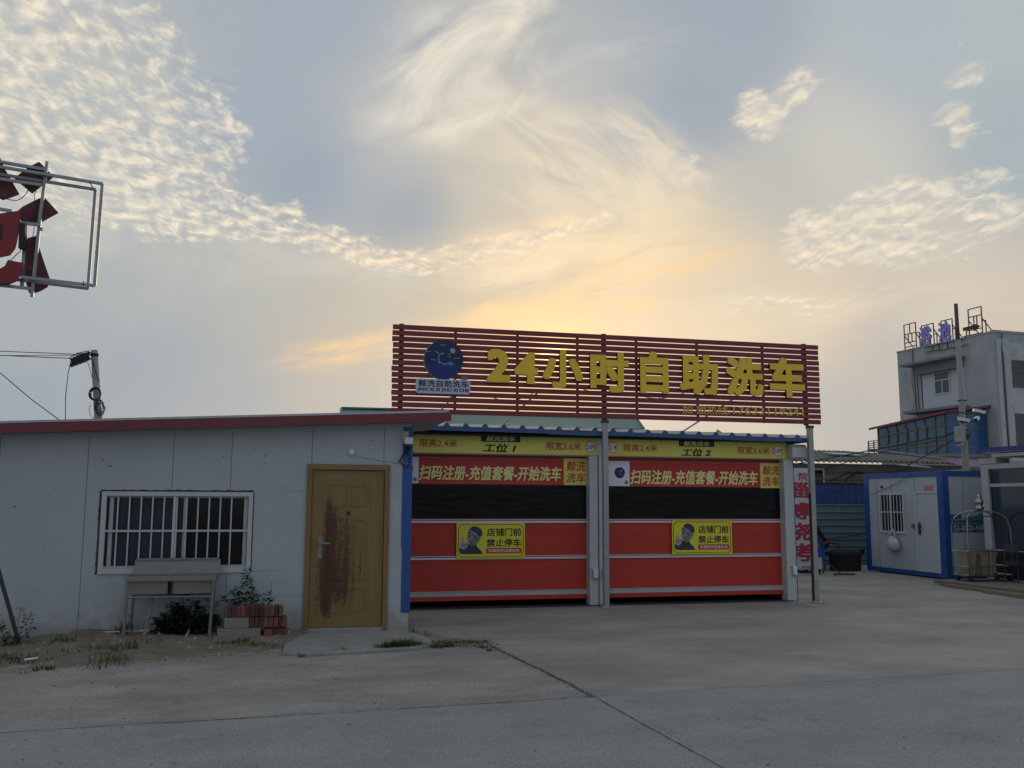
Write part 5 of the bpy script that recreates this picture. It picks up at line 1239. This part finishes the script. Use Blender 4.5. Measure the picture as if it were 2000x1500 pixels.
mb = MB(); mb.box(CX-.004, CX+.04, CYn+.86, CYn+.92, .12, 1.86); mb.box(CX-.004, CX+.04, CYn+.171, CYn+.86, 1.815, 1.865); mb.box(CX-.004, CX+.04, CYn+.171, CYn+.86, .126, .15); mb.build('door_frame', M['white_alu'], d2)
mb = MB(); mb.box(CX-.002, CX+.012, CYn+.76, CYn+.83, .92, 1.18); mb.box(CX-.05, CX-.002, CYn+.78, CYn+.80, 1.08, 1.10); mb.box(CX-.055, CX-.04, CYn+.66, CYn+.80, 1.08, 1.10); mb.build('handle', M['dark_steel'], d2)
mb = MB(); mb.box(CX+.018, CX+.03, CYn+.33, CYn+.60, 1.87, 1.98); mb.build('door_plate', M['pink'], pc)
mb = MB(); mb.box(CX+.005, CX+.03, CYn+.97, CYn+1.07, 1.06, 1.15); mb.build('meter_box', mat('brown_box', (.16,.13,.13), .6), pc)
mb = MB(); mb.lathe([(.02,0),(.022,.04),(.012,.06)], (CX+.0, CYn+2.06, 1.95), 12); mb.build('lamp', M['black'], pc)
# phone number banner on the end face
pb = thing('phone_banner', 'dark blue phone-number banner on the end wall of the grey cabin', 'banner', (14.3, CYn, 1.0))
mb = MB(); mb.box(CX+.175, CX+1.45, CYn+.018, CYn+.026, 1.0, 1.17); mb.build('number_panel', M['char_blue'], pb)
text('lettering', '152-0000-4490', CX+.19, 1.018, CX+1.08, 1.15, (0, CYn+.018, 0), *XZ, pb, M['number_ink'], off=.012, t=.003)
mb = MB(); mb.box(CX+.18, CX+.46, CYn+.020, CYn+.026, 1.27, 1.37); mb.box(CX+.18, CX+1.45, CYn+.020, CYn+.026, 1.19, 1.25); mb.build('upper_strip', mat('worn_blue', (.05,.10,.15), .6, var=.5, vscale=30), pb)
mb = MB(); mb.prism([(CX+.5,1.24),(CX+.62,1.35),(CX+.75,1.30),(CX+.95,1.40),(CX+1.2,1.33),(CX+1.4,1.36),(CX+1.4,1.24)], (0, CYn+.019, 0), *XZ, .005, 0); mb.build('wave_mark', mat('teal_ink', (.04,.16,.24), .6, var=.4, vscale=20), pb)
# shopping bag on the window bars
mb = MB(); bc = Vector((CX-.06, CYn+1.66, .72)); n = 22; rings = []
for k, (z, ry, rx) in enumerate(((-.18,.10,.03),(-.165,.165,.06),(-.11,.20,.085),(-.04,.205,.09),(.02,.185,.075),(.06,.15,.055),(.10,.12,.04),(.12,.10,.03),(.125,.03,.02))):
    rings.append([mb.b.verts.new(bc+Vector((math.cos(6.283*j/n)*rx*(1+.18*math.sin(j*2.1+k)), math.sin(6.283*j/n)*ry*(1+.13*math.sin(j*3.3+k*.9)+.05*math.sin(j*7.1)), z+.012*math.sin(j*1.7+k)))) for j in range(n)])
for a, b in zip(rings, rings[1:]):
    for j in range(n): mb._f((a[j], a[(j+1)%n], b[(j+1)%n], b[j]))
mb._f(rings[0][::-1]); mb._f(rings[-1])
for sy_ in (-1, 1): mb.tube([bc+Vector((0, sy_*.10, .10)), bc+Vector((-.005, sy_*.085, .17)), bc+Vector((.0, sy_*.045, .25)), bc+Vector((.03, 0, .30))], .026, 6, r1=.010)
tag(mb.build('plastic_bag', M['bag'], smooth=True), 'full white plastic bag hanging from the window bars of the grey cabin', 'bag')

# glass-fronted shop at the right edge
GX, GY = 14.0, 16.22
gsx = thing('glass_shop', 'white-framed shop with dark blue glass at the right edge of the photo', 'building', (GX, GY, 0))
mb = MB(); mb.box(GX, GX+.30, GY-.16, GY+.04, .1, 2.42); mb.box(GX, GX+.09, GY-5.0, GY-.16, 2.30, 2.40); mb.box(GX+.02, GX+.08, GY-5.0, GY-.16, 1.935, 2.0); mb.box(GX+.02, GX+.08, GY-5.0, GY-.16, .1, .68) 
for y in (GY-1.6, GY-3.1): mb.box(GX+.015, GX+.085, y-.03, y+.03, .68, 2.3)
mb.box(GX-.02, GX+.30, GY-.42, GY+.06, 2.405, 2.52)
mb.build('frame', mat('shop_frame', (.40,.41,.42), .45, var=.12), gsx)
for z0, z1 in ((2.0, 2.3), (.68, 1.935)):
    mb = MB(); mb.box(GX+.045, GX+.055, GY-5.0, GY-.16, z0, z1); mb.build('pane', mat('shop_glass', (.008,.03,.05), .05, var=.3, vscale=1), gsx)
mb = MB(); mb.box(GX+.012, GX+.018, GY-5, GY-.2, .12, .66); mb.build('dark_plinth', M['cloth_and_shade_black'], gsx)
mb = MB(); mb.box(GX+.3, GX+5, GY-5, GY-.1, .1, 2.38); mb.build('wall', mat('shop_wall', (.25,.25,.26), .8), gsx)
mb = MB(); mb.box(GX-.10, GX+5, GY-5, GY-.12, 2.62, 2.68); mb.box(GX-.06, GX+5, GY-5, GY-.36, 2.53, 2.60); rf = mb.build('roof', M['galv'], gsx)
mb = MB(); mb.box(GX-.16, GX-.10, GY-5, GY-.10, 2.64, 2.71)
for k in range(40): mb.box(GX-.165, GX-.10, GY-5+k*.122, GY-5+k*.122+.05, 2.71, 2.722)
mb.build('blue_edge', M['shop_blue'], rf)
# timber kerb and planks before the shop
mb = MB(); mb.box(12.60, 13.98, 12.0, 16.1, .03, .10); tag(mb.build('timber_platform', mat('weathered_timber', (.2,.17,.13), .9, var=.3, vscale=5, stretch=(6,.6,6)), bevel=.01), 'low weathered timber platform along the glass shop front', 'platform')
for (x0, y0_, x1, y1_, lab) in ((12.50,15.6,12.42,12.9,'longer weathered plank lying before the timber platform'),(12.34,14.4,12.22,12.2,'shorter weathered plank lying nearest the road before the platform')):
    mb = MB(); mb.bar((x0,y0_,.03), (x1,y1_,.03), .14, .05); tag(mb.build('plank', mat('weathered_timber', (.2,.17,.13))), lab, 'plank', 'planks before the glass shop')
for y in (15.55, 14.6):
    mb = MB(); mb.lathe([(.02,-.09),(.07,-.07),(.085,0),(.07,.07),(.02,.09)], (13.45, y, .14), 12); mb.build('x', M['stone']) if False else mb.b.free()
# luggage cart
lc = thing('luggage_cart', 'birdcage luggage cart with arched metal rails and a ball finial', 'cart', (13.37, 15.62, .1))
ctx, cty = 13.37, 15.62; hw, hd_ = .50, .22; z0 = .22
mb = MB()
for a, b in (((-hw,-hd_),(hw,-hd_)),((hw,-hd_),(hw,hd_)),((hw,hd_),(-hw,hd_)),((-hw,hd_),(-hw,-hd_))):
    for z in (z0, z0+.17, .68, .92-.2): 
        if z in (.72,): continue
        mb.tube([(ctx+a[0],cty+a[1],z),(ctx+b[0],cty+b[1],z)], .011, 6)
for f in (-.0,): mb.tube([(ctx, cty-hd_, z0), (ctx, cty-hd_, .68)], .010, 6)
mb.build('lower_rail', M['chrome'], lc)
apex = Vector((ctx, cty, 1.46))
for sx_ in (-1, 1):
    for sy_ in (-1, 1):
        mb = MB(); bxy = Vector((ctx+sx_*hw, cty+sy_*hd_, 0)); pts = [bxy+Vector((0,0,z0)), bxy+Vector((0,0,.7)), bxy+Vector((-sx_*.01,0,1.1)), bxy+Vector((-sx_*.03,-sy_*.02,1.25))]
        for u in np.linspace(.15, 1, 7):
            e = bxy+Vector((-sx_*.03,-sy_*.02,1.25)); c_ = Vector((bxy.x-sx_*.06, bxy.y-sy_*.05, 1.45)); pts.append(e*(1-u)**2+c_*2*u*(1-u)+apex*u*u)
        mb.tube(pts, .013, 8); mb.build('arched_rail', M['chrome'], lc, smooth=True)
mb = MB(); mb.tube([(ctx-.2,cty,1.345),(ctx+.3,cty,1.345)], .010, 6); mb.build('hanging_bar', M['chrome'], lc)
mb = MB(); mb.lathe([(.03,1.44),(.05,1.47),(.085,1.49),(.07,1.53),(.04,1.55),(.075,1.60),(.08,1.64),(.05,1.68),(.035,1.70),(.05,1.73),(.035,1.765),(.01,1.78)], (ctx, cty, 0), 20); mb.build('finial', M['chrome'], lc, smooth=True)
mb = MB(); mb.box(ctx-hw, ctx+hw, cty-hd_, cty+hd_, z0-.03, z0-.012); mb.build('deck', M['dark_steel'], lc)
for sx_ in (-1, 1):
    for sy_ in (-1, 1):
        mb = MB(); mb.tube([(ctx+sx_*(hw-.05)-.02, cty+sy_*(hd_-.05), .16), (ctx+sx_*(hw-.05)+.02, cty+sy_*(hd_-.05), .16)], .06, 14); mb.build('wheel', M['black'], lc)
for x, b_, lab in ((ctx-.33, .125, 'tan tapered bin standing on the luggage cart, its left-hand one'), (ctx+.02, .185, 'tan tapered bin standing on the luggage cart, its right-hand one')):
    mb = MB(); a_ = b_*.62; zb0, zb1 = z0-.01, .68
    v = [mb.b.verts.new((x+i*k, cty+j*k*.9, z)) for z, k in ((zb0, a_), (zb1-.07, b_-.008), (zb1-.07, b_), (zb1, b_+.004), (zb1, b_-.012), (zb1-.3, b_-.035)) for i, j in ((-1,-1),(1,-1),(1,1),(-1,1))]
    for l in range(5):
        for j in range(4): mb._f((v[l*4+j], v[l*4+(j+1)%4], v[l*4+4+(j+1)%4], v[l*4+4+j]))
    mb._f(v[:4][::-1]); mb._f(v[20:24])
    tag(mb.build('waste_bin', M['tan_bin'], bevel=.004), lab, 'bin', 'tan bins on the luggage cart')
# wheeled folding chair frame right of the cart
fc = thing('folding_chair', 'dark folding chair frame beside the luggage cart', 'chair', (13.6, 15.1, .1))
fx, fy = 13.62, 15.12
for sx_ in (-1, 1):
    mb = MB(); mb.tube([(fx-.05, fy+sx_*.16, .10),(fx-.03, fy+sx_*.16, .78),(fx-.02, fy+sx_*.16, .82)], .012, 6); mb.build('leg', M['dark_steel'], fc)
    mb = MB(); mb.tube([(fx+.12, fy+sx_*.16, .10),(fx+.10, fy+sx_*.16, .42)], .012, 6); mb.build('leg', M['dark_steel'], fc)
mb = MB(); mb.box(fx-.07, fx+.14, fy-.18, fy+.18, .42, .50); mb.build('seat', M['dark_steel'], fc)
mb = MB(); mb.box(fx-.04, fx-.02, fy-.17, fy+.17, .66, .82); mb.build('backrest', M['dark_steel'], fc)

# concrete pole with cameras
cp = thing('camera_pole', 'tall concrete pole carrying white cameras behind the grey cabin', 'utility pole', (17.62, 21, 0))
mb = MB(); mb.tube([(17.64,21,0),(17.62,21,2.8),(17.61,21,6.0)], .112, 14, r1=.065); mb.tube([(17.61,21,5.95),(17.61,21,6.97)], .05, 10); mb.build('pole', M['pole'], cp, smooth=True)
mb = MB(); mb.tube([(17.615,21,5.6),(17.61,21,7.0)], .056, 10, r1=.05); mb.build('rusty_top', M['iron'], cp, smooth=True)
mb = MB(); mb.box(17.22, 17.46, 20.72, 20.9, 3.20, 3.62); mb.tube([(17.3,20.8,3.18),(17.36,20.8,3.12)], .09, 12); mb.build('junction_box', mat('grey_box', (.33,.32,.30), .6), cp, bevel=.02)
def wcam(c, d, lab=None):
    c, d = Vector(c), Vector(d).normalized(); mb = MB(); e = d.cross(Vector((0,0,1))).normalized(); u_ = e.cross(d)
    mb.obox(c, d*.15, e*.05, u_*.035); mb.obox(c+u_*.04, d*.17, e*.058, u_*.008); h = mb.build('camera_housing', M['white_pvc'], cp, bevel=.008)
    mb = MB(); mb.obox(c+d*.152-u_*.01, d*.006, e*.042, u_*.03); mb.obox(c-u_*.05, d*.08, e*.03, u_*.018); mb.tube([c-d*.08-u_*.05, Vector((17.62, 21, c.z-.08))], .014, 6); mb.build('lens', M['black'], h)
wcam((17.44, 20.75, 3.80), (.8, -.6, -.25)); wcam((17.84, 20.75, 3.84), (-.75, -.6, -.2)); wcam((18.02, 20.85, 4.05), (.85, -.45, -.25))
mb = MB()
for z in (3.55, 3.45, 4.02, 4.35): mb = MB(); mb.tube([(17.62+.115*math.cos(t), 21+.115*math.sin(t), z) for t in np.linspace(0, 6.283, 14)], .012, 5); mb.build('strap', M['cable'], cp)
mb = MB()
for k in range(4): mb.tube([(17.5,20.85,3.5-.04*k),(17.6,20.84,3.36-.03*k),(17.74,20.85,3.52)], .010, 5)
mb.build('cable_loop', M['cable'], cp)
def P_(x, y, Y_): return tuple(PY(x, y, Y_))
cable([P_(1878,838,20.9), P_(1840,852,21), P_(1740,872,22), P_(1640,891,23.5), P_(1560,905,25)], .016, 'upper sagging cable from the camera pole across the low grey house')
cable([P_(1872,852,20.9), P_(1830,878,21.2), P_(1780,905,21.8), P_(1760,917,22)], .014, 'short steep cable dropping from the camera pole to behind the cabin')
cable([P_(1876,842,20.9), P_(1820,862,22), P_(1700,887,25), P_(1610,917,26.6)], .012, 'lower sagging cable from the camera pole to the low grey house')
cable([(CX-.01, CYn+2.5, 1.80), (CX-.01, CYn+1.9, 1.93), (CX-.01, CYn+1.2, 2.15), (CX-.01, CYn+.98, 2.24)], .006, 'thin wire looped across the front of the grey cabin')
cable([(12.2,21.2,1.80),(13.3,21.2,1.86),(14.0,21.2,1.93),(14.6,21.2,2.05)], .006, 'thin wire strung across the blue fence sheet')

# low grey house with corrugated roof
lh = thing('low_house', 'low old grey house under a corrugated grey sheet roof', 'building', (19, 27.3, 0))
mb = MB(); mb.box(13.0, 24.6, 27.45, 31, 0, 2.92); mb.build('wall', mat('old_house_render', (.24,.225,.2), .9, var=.25, vscale=1.2, tint=(.12,.11,.1), tamt=.6), lh)
mb = MB(); mb.box(13.0, 24.6, 27.40, 27.45, 2.60, 2.66); mb.box(13.0, 24.6, 27.36, 27.45, 2.38, 2.44); mb.build('cornice', mat('brown_cornice', (.17,.135,.115), .9, var=.3), lh)
mb = MB(); vs = []; n = 560
for i in range(n+1):
    x = 13.0+11.8*i/n; w = .05*math.sin(x/.20*2*math.pi); sag = -.03*max(0, (x-20)/3)
    vs.append((mb.b.verts.new((x, 26.9, 2.99+w+sag)), mb.b.verts.new((x, 30.2, 3.50+w+sag*2-.035*max(0,x-20))) ))
for a, b in zip(vs, vs[1:]): mb._f((a[0], b[0], b[1], a[1]))
for a, b in zip(vs, vs[1:]):
    p_, q_ = a[0].co.copy(), b[0].co.copy(); mb.quad(p_, q_, q_-Vector((0,0,.03)), p_-Vector((0,0,.03)))
rf = mb.build('roof', mat('old_corrugated_sheet', (.175,.165,.145), .9, var=.3, vscale=3, tint=(.09,.085,.075), tamt=.6), lh)
mb = MB(); mb.obox((18.7, 28.2, 3.30), (.55,0,-.02), (0,.25,.04), (0,0,.01)); mb.obox((20.35, 26.75, 2.86), (.55,0,-.03), (0,.25,.03), (0,0,.012)); mb.build('patch_sheet', mat('pale_sheet', (.5,.5,.48), .6), rf)
for x0, x1, z0, z1 in ((16.75, 17.45, 2.0, 2.75), (20.1, 21.0, 1.9, 2.55)):
    mb = MB(); mb.box(x0, x1, 27.40, 27.46, z0, z1); wn = mb.build('window', M['win_glass'], lh)
    mb = MB(); ring(mb, [(x0,z0),(x1,z0),(x1,z1),(x0,z1)], [(x0+.05,z0+.05),(x1-.05,z0+.05),(x1-.05,z1-.05),(x0+.05,z1-.05)], (0,27.4,0), *XZ, .05, .03); mb.build('frame', M['white_alu'], wn)
mb = MB(); mb.tube([(18.0,27.2,2.0),(18.15,27.2,2.4),(18.6,27.2,2.66),(19.0,27.2,2.55),(19.2,27.2,2.2),(19.25,27.2,1.9)], .025, 6); mb.tube([(17.5,27.2,2.3),(18.2,27.2,2.62),(18.9,27.2,2.6),(19.6,27.2,2.3)], .018, 5)
tag(mb.build('arched_hose', M['cable'], smooth=True), 'black hose arched against the wall of the low grey house', 'hose')
mb = MB(); mb.tube([(18.95,26.5,1.8),(18.95,26.5,2.52)], .06, 10); tag(mb.build('vent_pipe', M['pipe'], smooth=True), 'short white vent pipe standing behind the blue fence', 'pipe')
mb = MB(); mb.tube([P_(1695,878,26.7), P_(1760,886,26.6), P_(1830,895,26.4), P_(1890,901,26.2)], .045, 8); tag(mb.build('gutter_pipe', mat('grey_pipe', (.2,.21,.22), .5), smooth=True), 'long dark gutter pipe sloping along the eave of the low house', 'pipe')
mb = MB(); mb.prism([(0,0),(.15,0),(.03,.07)], tuple(PY(1398, 846, 14.6)), (1,0,0), (0,0,1), .01, 0)
tag(mb.build('sheet_scrap', M['white_alu']), 'small pale sheet scrap sticking up on the car wash roof', 'scrap')

# grey bathhouse building, its face turned a little
gb = thing('bathhouse_building', 'tall weathered grey concrete building with a rooftop letter sign at the right edge', 'building', (34.93, 39.86, 0), R(4.2), local=True)
Yc, Yf, H = -.70, 6.28, 10.34
mb = MB(); mb.box(0, 15, Yc, Yf, 0, H); mb.build('wall', M['grey_wall'], gb)
mb = MB(); mb.box(-.03, 15.03, Yc-.03, Yc+.2, H, H+.12); mb.box(-.04, .2, Yc+.2, Yf+.02, H, H+.07); mb.build('parapet', M['grey_wall'], gb)
mb = MB(); mb.box(.10, .92, Yc-.08, Yc, 0, H-.35); mb.box(.92, 15, Yc-.03, Yc, 0, H-.5); mb.build('pier', M['pale_wall'], gb)
mb = MB(); mb.tube([(.52,Yc-.17,0),(.50,Yc-.17,9.2),(.45,Yc-.1,9.38)], .07, 10); mb.build('downpipe', M['pipe'] if False else mat('pale_downpipe', (.45,.46,.47), .6), gb)
mb = MB(); mb.tube([(.40,Yc-.11,4),(.38,Yc-.11,9.4),(.52,Yc-.04,10.3)], .02, 5); mb.build('cable', M['cable'], gb)
for z0, z1 in ((7.55, 8.95), (4.55, 6.2), (1.4, 3.2)):
    x0, x1 = 1.04, 3.3
    mb = MB(); mb.box(x0, x1, Yc-.06, Yc-.045, z0, z1); wn = mb.build('window', M['win_glass'], gb)
    mb = MB(); ring(mb, [(x0,z0),(x1,z0),(x1,z1),(x0,z1)], [(x0+.06,z0+.06),(x1-.06,z0+.06),(x1-.06,z1-.06),(x0+.06,z1-.06)], (0,Yc-.06,0), *XZ, .05, .02)
    zm = z0+(z1-z0)*.62; mb.box(x0+.06, x1-.06, Yc-.08, Yc-.061, zm-.03, zm+.03); mb.box(x0+.75, x0+.81, Yc-.08, Yc-.061, z0+.06, zm-.03); mb.build('frame', M['win_frame'], wn)
# left face: canopy, infill panel, window
mb = MB(); mb.box(-.95, 0, 1.2, 5.08, 9.28, 9.40); mb.box(-.45, 0, 1.35, 4.4, 8.78, 9.28); mb.build('canopy', M['slab'], gb)
mb = MB(); mb.box(-.95, 0, 1.1, 5.0, 6.60, 6.74); mb.box(-.5, 0, 1.3, 4.3, 6.0, 6.60); mb.build('ledge', M['slab'], gb)
mb = MB(); mb.box(-.08, 0, 1.30, 4.30, 6.74, 8.78); mb.build('infill_panel', M['white_wall'], gb)
mb = MB(); mb.box(-.095, -.085, 2.28, 3.40, 7.58, 8.82-.0); wn = mb.build('window', M['win_glass'], gb)
mb = MB(); ring(mb, [(-3.40,7.55),(-2.28,7.55),(-2.28,8.78),(-3.40,8.78)], [(-3.34,7.61),(-2.34,7.61),(-2.34,8.72),(-3.34,8.72)], (-.095,0,0), *YZ, .04, .03); mb.box(-.12, -.096, 2.34, 3.34, 8.28, 8.34); mb.box(-.12, -.096, 2.80, 2.86, 7.61, 8.28); mb.build('frame', M['white_alu'], wn)
mb = MB()
for y in (4.95, 4.75, 4.45): mb.tube([(-.06, y, 9.3), (-.05, y-.03, 8.0), (-.05, y-.06, 6.75)], .02, 5)
mb.tube([(-.06,5.05,9.3),(-.1,5.1,8.4),(-.08,4.9,7.4),(-.1,5.2,6.8)], .014, 5); mb.tube([(-.06,4.97,10.3),(-.06,4.97,9.4)], .02, 5); mb.build('cable', M['cable'], gb)
# rooftop letter frames
rs_ = thing('rooftop_letter_sign', 'rusty rooftop sign frames with violet characters and a red arrow on the grey building', 'sign', (34.93, 39.86, 0), R(4.2), local=True)
def rb_(mb, y0, z0, y1, z1, x=.25, w=.045): mb.bar((x, y0, z0), (x, y1, z1), w, w)
def frame_(yn, yf, z1, extra):
    mb = MB(); z0 = H+.05
    rb_(mb, yn, z0, yn, z1); rb_(mb, yf, z0, yf, z1); rb_(mb, yn-.02, z1, yf+.02, z1)
    for e in extra: rb_(mb, *e)
    for y in (yn, yf): mb.bar((.25, y, z0+.9), (1.1, y, z0), .04); 
    mb.build('letter_frame', M['iron'], rs_)
frame_(4.98, 5.90, 11.92, [(4.98,11.35,5.9,11.35),(4.98,10.85,5.9,10.85),(5.45,11.35,5.45,11.92),(5.3,10.85,5.3,11.35),(5.6,10.85,5.6,11.35),(4.7,10.4,4.7,11.3),(4.7,11.3,4.98,11.3),(4.98,10.6,5.9,10.6)])
frame_(3.62, 4.52, 11.62, [(3.4,10.4,3.4,11.0),(3.4,11.0,3.62,11.0),(4.1,10.4,4.1,11.6)])
frame_(2.24, 3.05, 11.62, [(2.05,10.4,2.05,11.05),(2.05,11.05,2.24,11.05),(2.7,10.4,2.7,11.6)])
frame_(.22, 1.10, 11.88, [(.22,11.45,1.1,11.45),(.55,10.9,.55,11.45),(.75,11.1,.75,11.45),(-.02,10.4,-.02,11.1),(-.02,11.1,.22,11.1),(.22,10.75,1.3,10.75),(.22,10.5,1.5,10.5),(1.3,10.4,1.3,10.75)])
mb = MB()
for a in ((3.9,10.28,1.2,10.28),(3.9,10.0,2.9,10.0),(3.4,10.0,3.4,10.3),(2.9,9.95,2.9,10.3),(1.6,9.95,1.6,10.3),(2.3,9.95,2.3,10.3),(2.9,9.95,.9,9.95)): rb_(mb, *a, x=-.10, w=.04)
mb.build('bracket_rail', M['iron'], rs_)
text('letter', '浴', -4.55, 10.42, -3.68, 11.52, (.2,0,0), *YZ, rs_, M['violet'], t=.12, off=.03)
text('letter', '池', -3.12, 10.45, -2.28, 11.52, (.2,0,0), *YZ, rs_, M['violet'], t=.12, off=.03)
mb = MB(); mb.prism([(-1.42,10.78),(-.72,10.78),(-.72,10.66),(-.3,10.86),(-.72,11.06),(-.72,10.96),(-1.42,10.96)], (.15,0,0), *YZ, .08, 0); mb.build('arrow', M['rust_red'], rs_)
# blue glazed sunroom on the left face
su_ = thing('sunroom', 'blue glazed sunroom with a sloping maroon-edged roof built onto the grey building', 'building', (34.93, 39.86, 0), R(4.2), local=True)
X0s = -2.67; ya, yb = .03, 5.0; zb_ = 4.12
zt = lambda y: 6.15-(y-ya)*.078
mb = MB(); mb.box(X0s+.15, -.02, ya+.15, yb, 0, zb_-.14); mb.build('base_wall', M['grey_wall'], su_)
mb = MB(); mb.box(X0s-.15, -.02, ya-.10, yb+.1, zb_-.14, zb_); mb.build('floor_slab', M['slab'], su_)
v = [mb]; mb = MB()
q4 = [(X0s+.02, ya+.02), (X0s+.02, yb), (-.02, yb), (-.02, ya+.02)]
a = [mb.b.verts.new((x, y, zb_)) for x, y in q4]; b = [mb.b.verts.new((x, y, zt(y)+(.25 if x > -1 else 0))) for x, y in q4]
for i in range(4): mb._f((a[i], a[(i+1)%4], b[(i+1)%4], b[i]))
mb._f(a); mb._f(b[::-1]); mb.build('pane', M['blue_glass'], su_)
mb = MB(); mb.box(X0s+.1, -.03, ya+.012, ya+.02, zb_+.05, 5.95); mb.build('end_pane', M['deep_blue_glass'], su_)
mb = MB()
ycols = np.linspace(ya, yb, 8)
for y in ycols: mb.bar((X0s, y, zb_), (X0s, y, zt(y)), .06)
for f in (0.0, .245, .36, .72): mb.bar((X0s, ya, zb_+(zt(ya)-zb_)*f), (X0s, yb, zb_+(zt(yb)-zb_)*f), .07 if f != .3 else .12, .06)
for y in (1.35, 2.05, 2.75, 3.5, 4.2): mb.bar((X0s-.03, y, 4.9), (X0s-.03, y, 5.6), .07)
for x in (X0s, -1.55, -1.32, -.05): mb.bar((x, ya, zb_), (x, ya, 6.15), .06)
for z in (4.72, 5.42, 5.45): mb.bar((X0s, ya-.002, z), (-.05, ya-.002, z), .05)
mb.build('mullion', M['win_frame'], su_)
mb = MB()
R4 = [(X0s-.12, ya-.25, zt(ya-.25)+.02), (X0s-.12, yb+.5, zt(yb+.5)+.02), (0, yb+.5, zt(yb+.5)+.40), (0, ya-.25, zt(ya-.25)+.40)]
a = [mb.b.verts.new(p_) for p_ in R4]; b = [mb.b.verts.new((p_[0], p_[1], p_[2]+.07)) for p_ in R4]
for i in range(4): mb._f((a[i], a[(i+1)%4], b[(i+1)%4], b[i]))
mb._f(a); mb._f(b[::-1]); rf = mb.build('roof', M['blue_roof'], su_)
mb = MB(); mb.bar((X0s-.15, ya-.28, zt(ya-.28)+.03), (X0s-.15, yb+.52, zt(yb+.52)+.03), .05, .11); mb.bar((X0s-.13, ya-.28, zt(ya)+.05), (0, ya-.28, zt(ya)+.42), .05, .11); mb.build('maroon_edge', M['fascia'], rf)
mb = MB()
for z in np.linspace(4.5, 5.1, 6): mb.bar((X0s+.1, yb+.05, z), (X0s+.1, yb+.95, z), .04)
for y in (yb+.05, yb+.5, yb+.95): mb.bar((X0s+.1, y, 4.1), (X0s+.1, y, 5.12), .05)
mb.box(X0s-.1, -.02, yb+.1, yb+1.0, 4.0, 4.1); mb.build('railing', M['iron'], su_)
# mauve lean-to roof below
lt = thing('lean_to', 'low lean-to with a faded mauve roof between the camera pole and the glass shop', 'building', (20, 23, 0))
a = PY(1895, 897, 23.5); b = PY(1930, 912, 23.0)
mb = MB(); mb.quad((18.95, 22.6, 2.66), (22.5, 22.6, 2.66), (22.5, 23.6, 2.9), (18.95, 23.6, 2.9)); mb.quad((18.95, 22.6, 2.58), (22.5, 22.6, 2.58), (22.5, 22.6, 2.66), (18.95, 22.6, 2.66)); mb.build('roof', M['mauve'], lt)
mb = MB(); mb.box(19.0, 22.4, 22.8, 23.6, 0, 2.58); mb.build('wall', M['grey_wall'], lt)
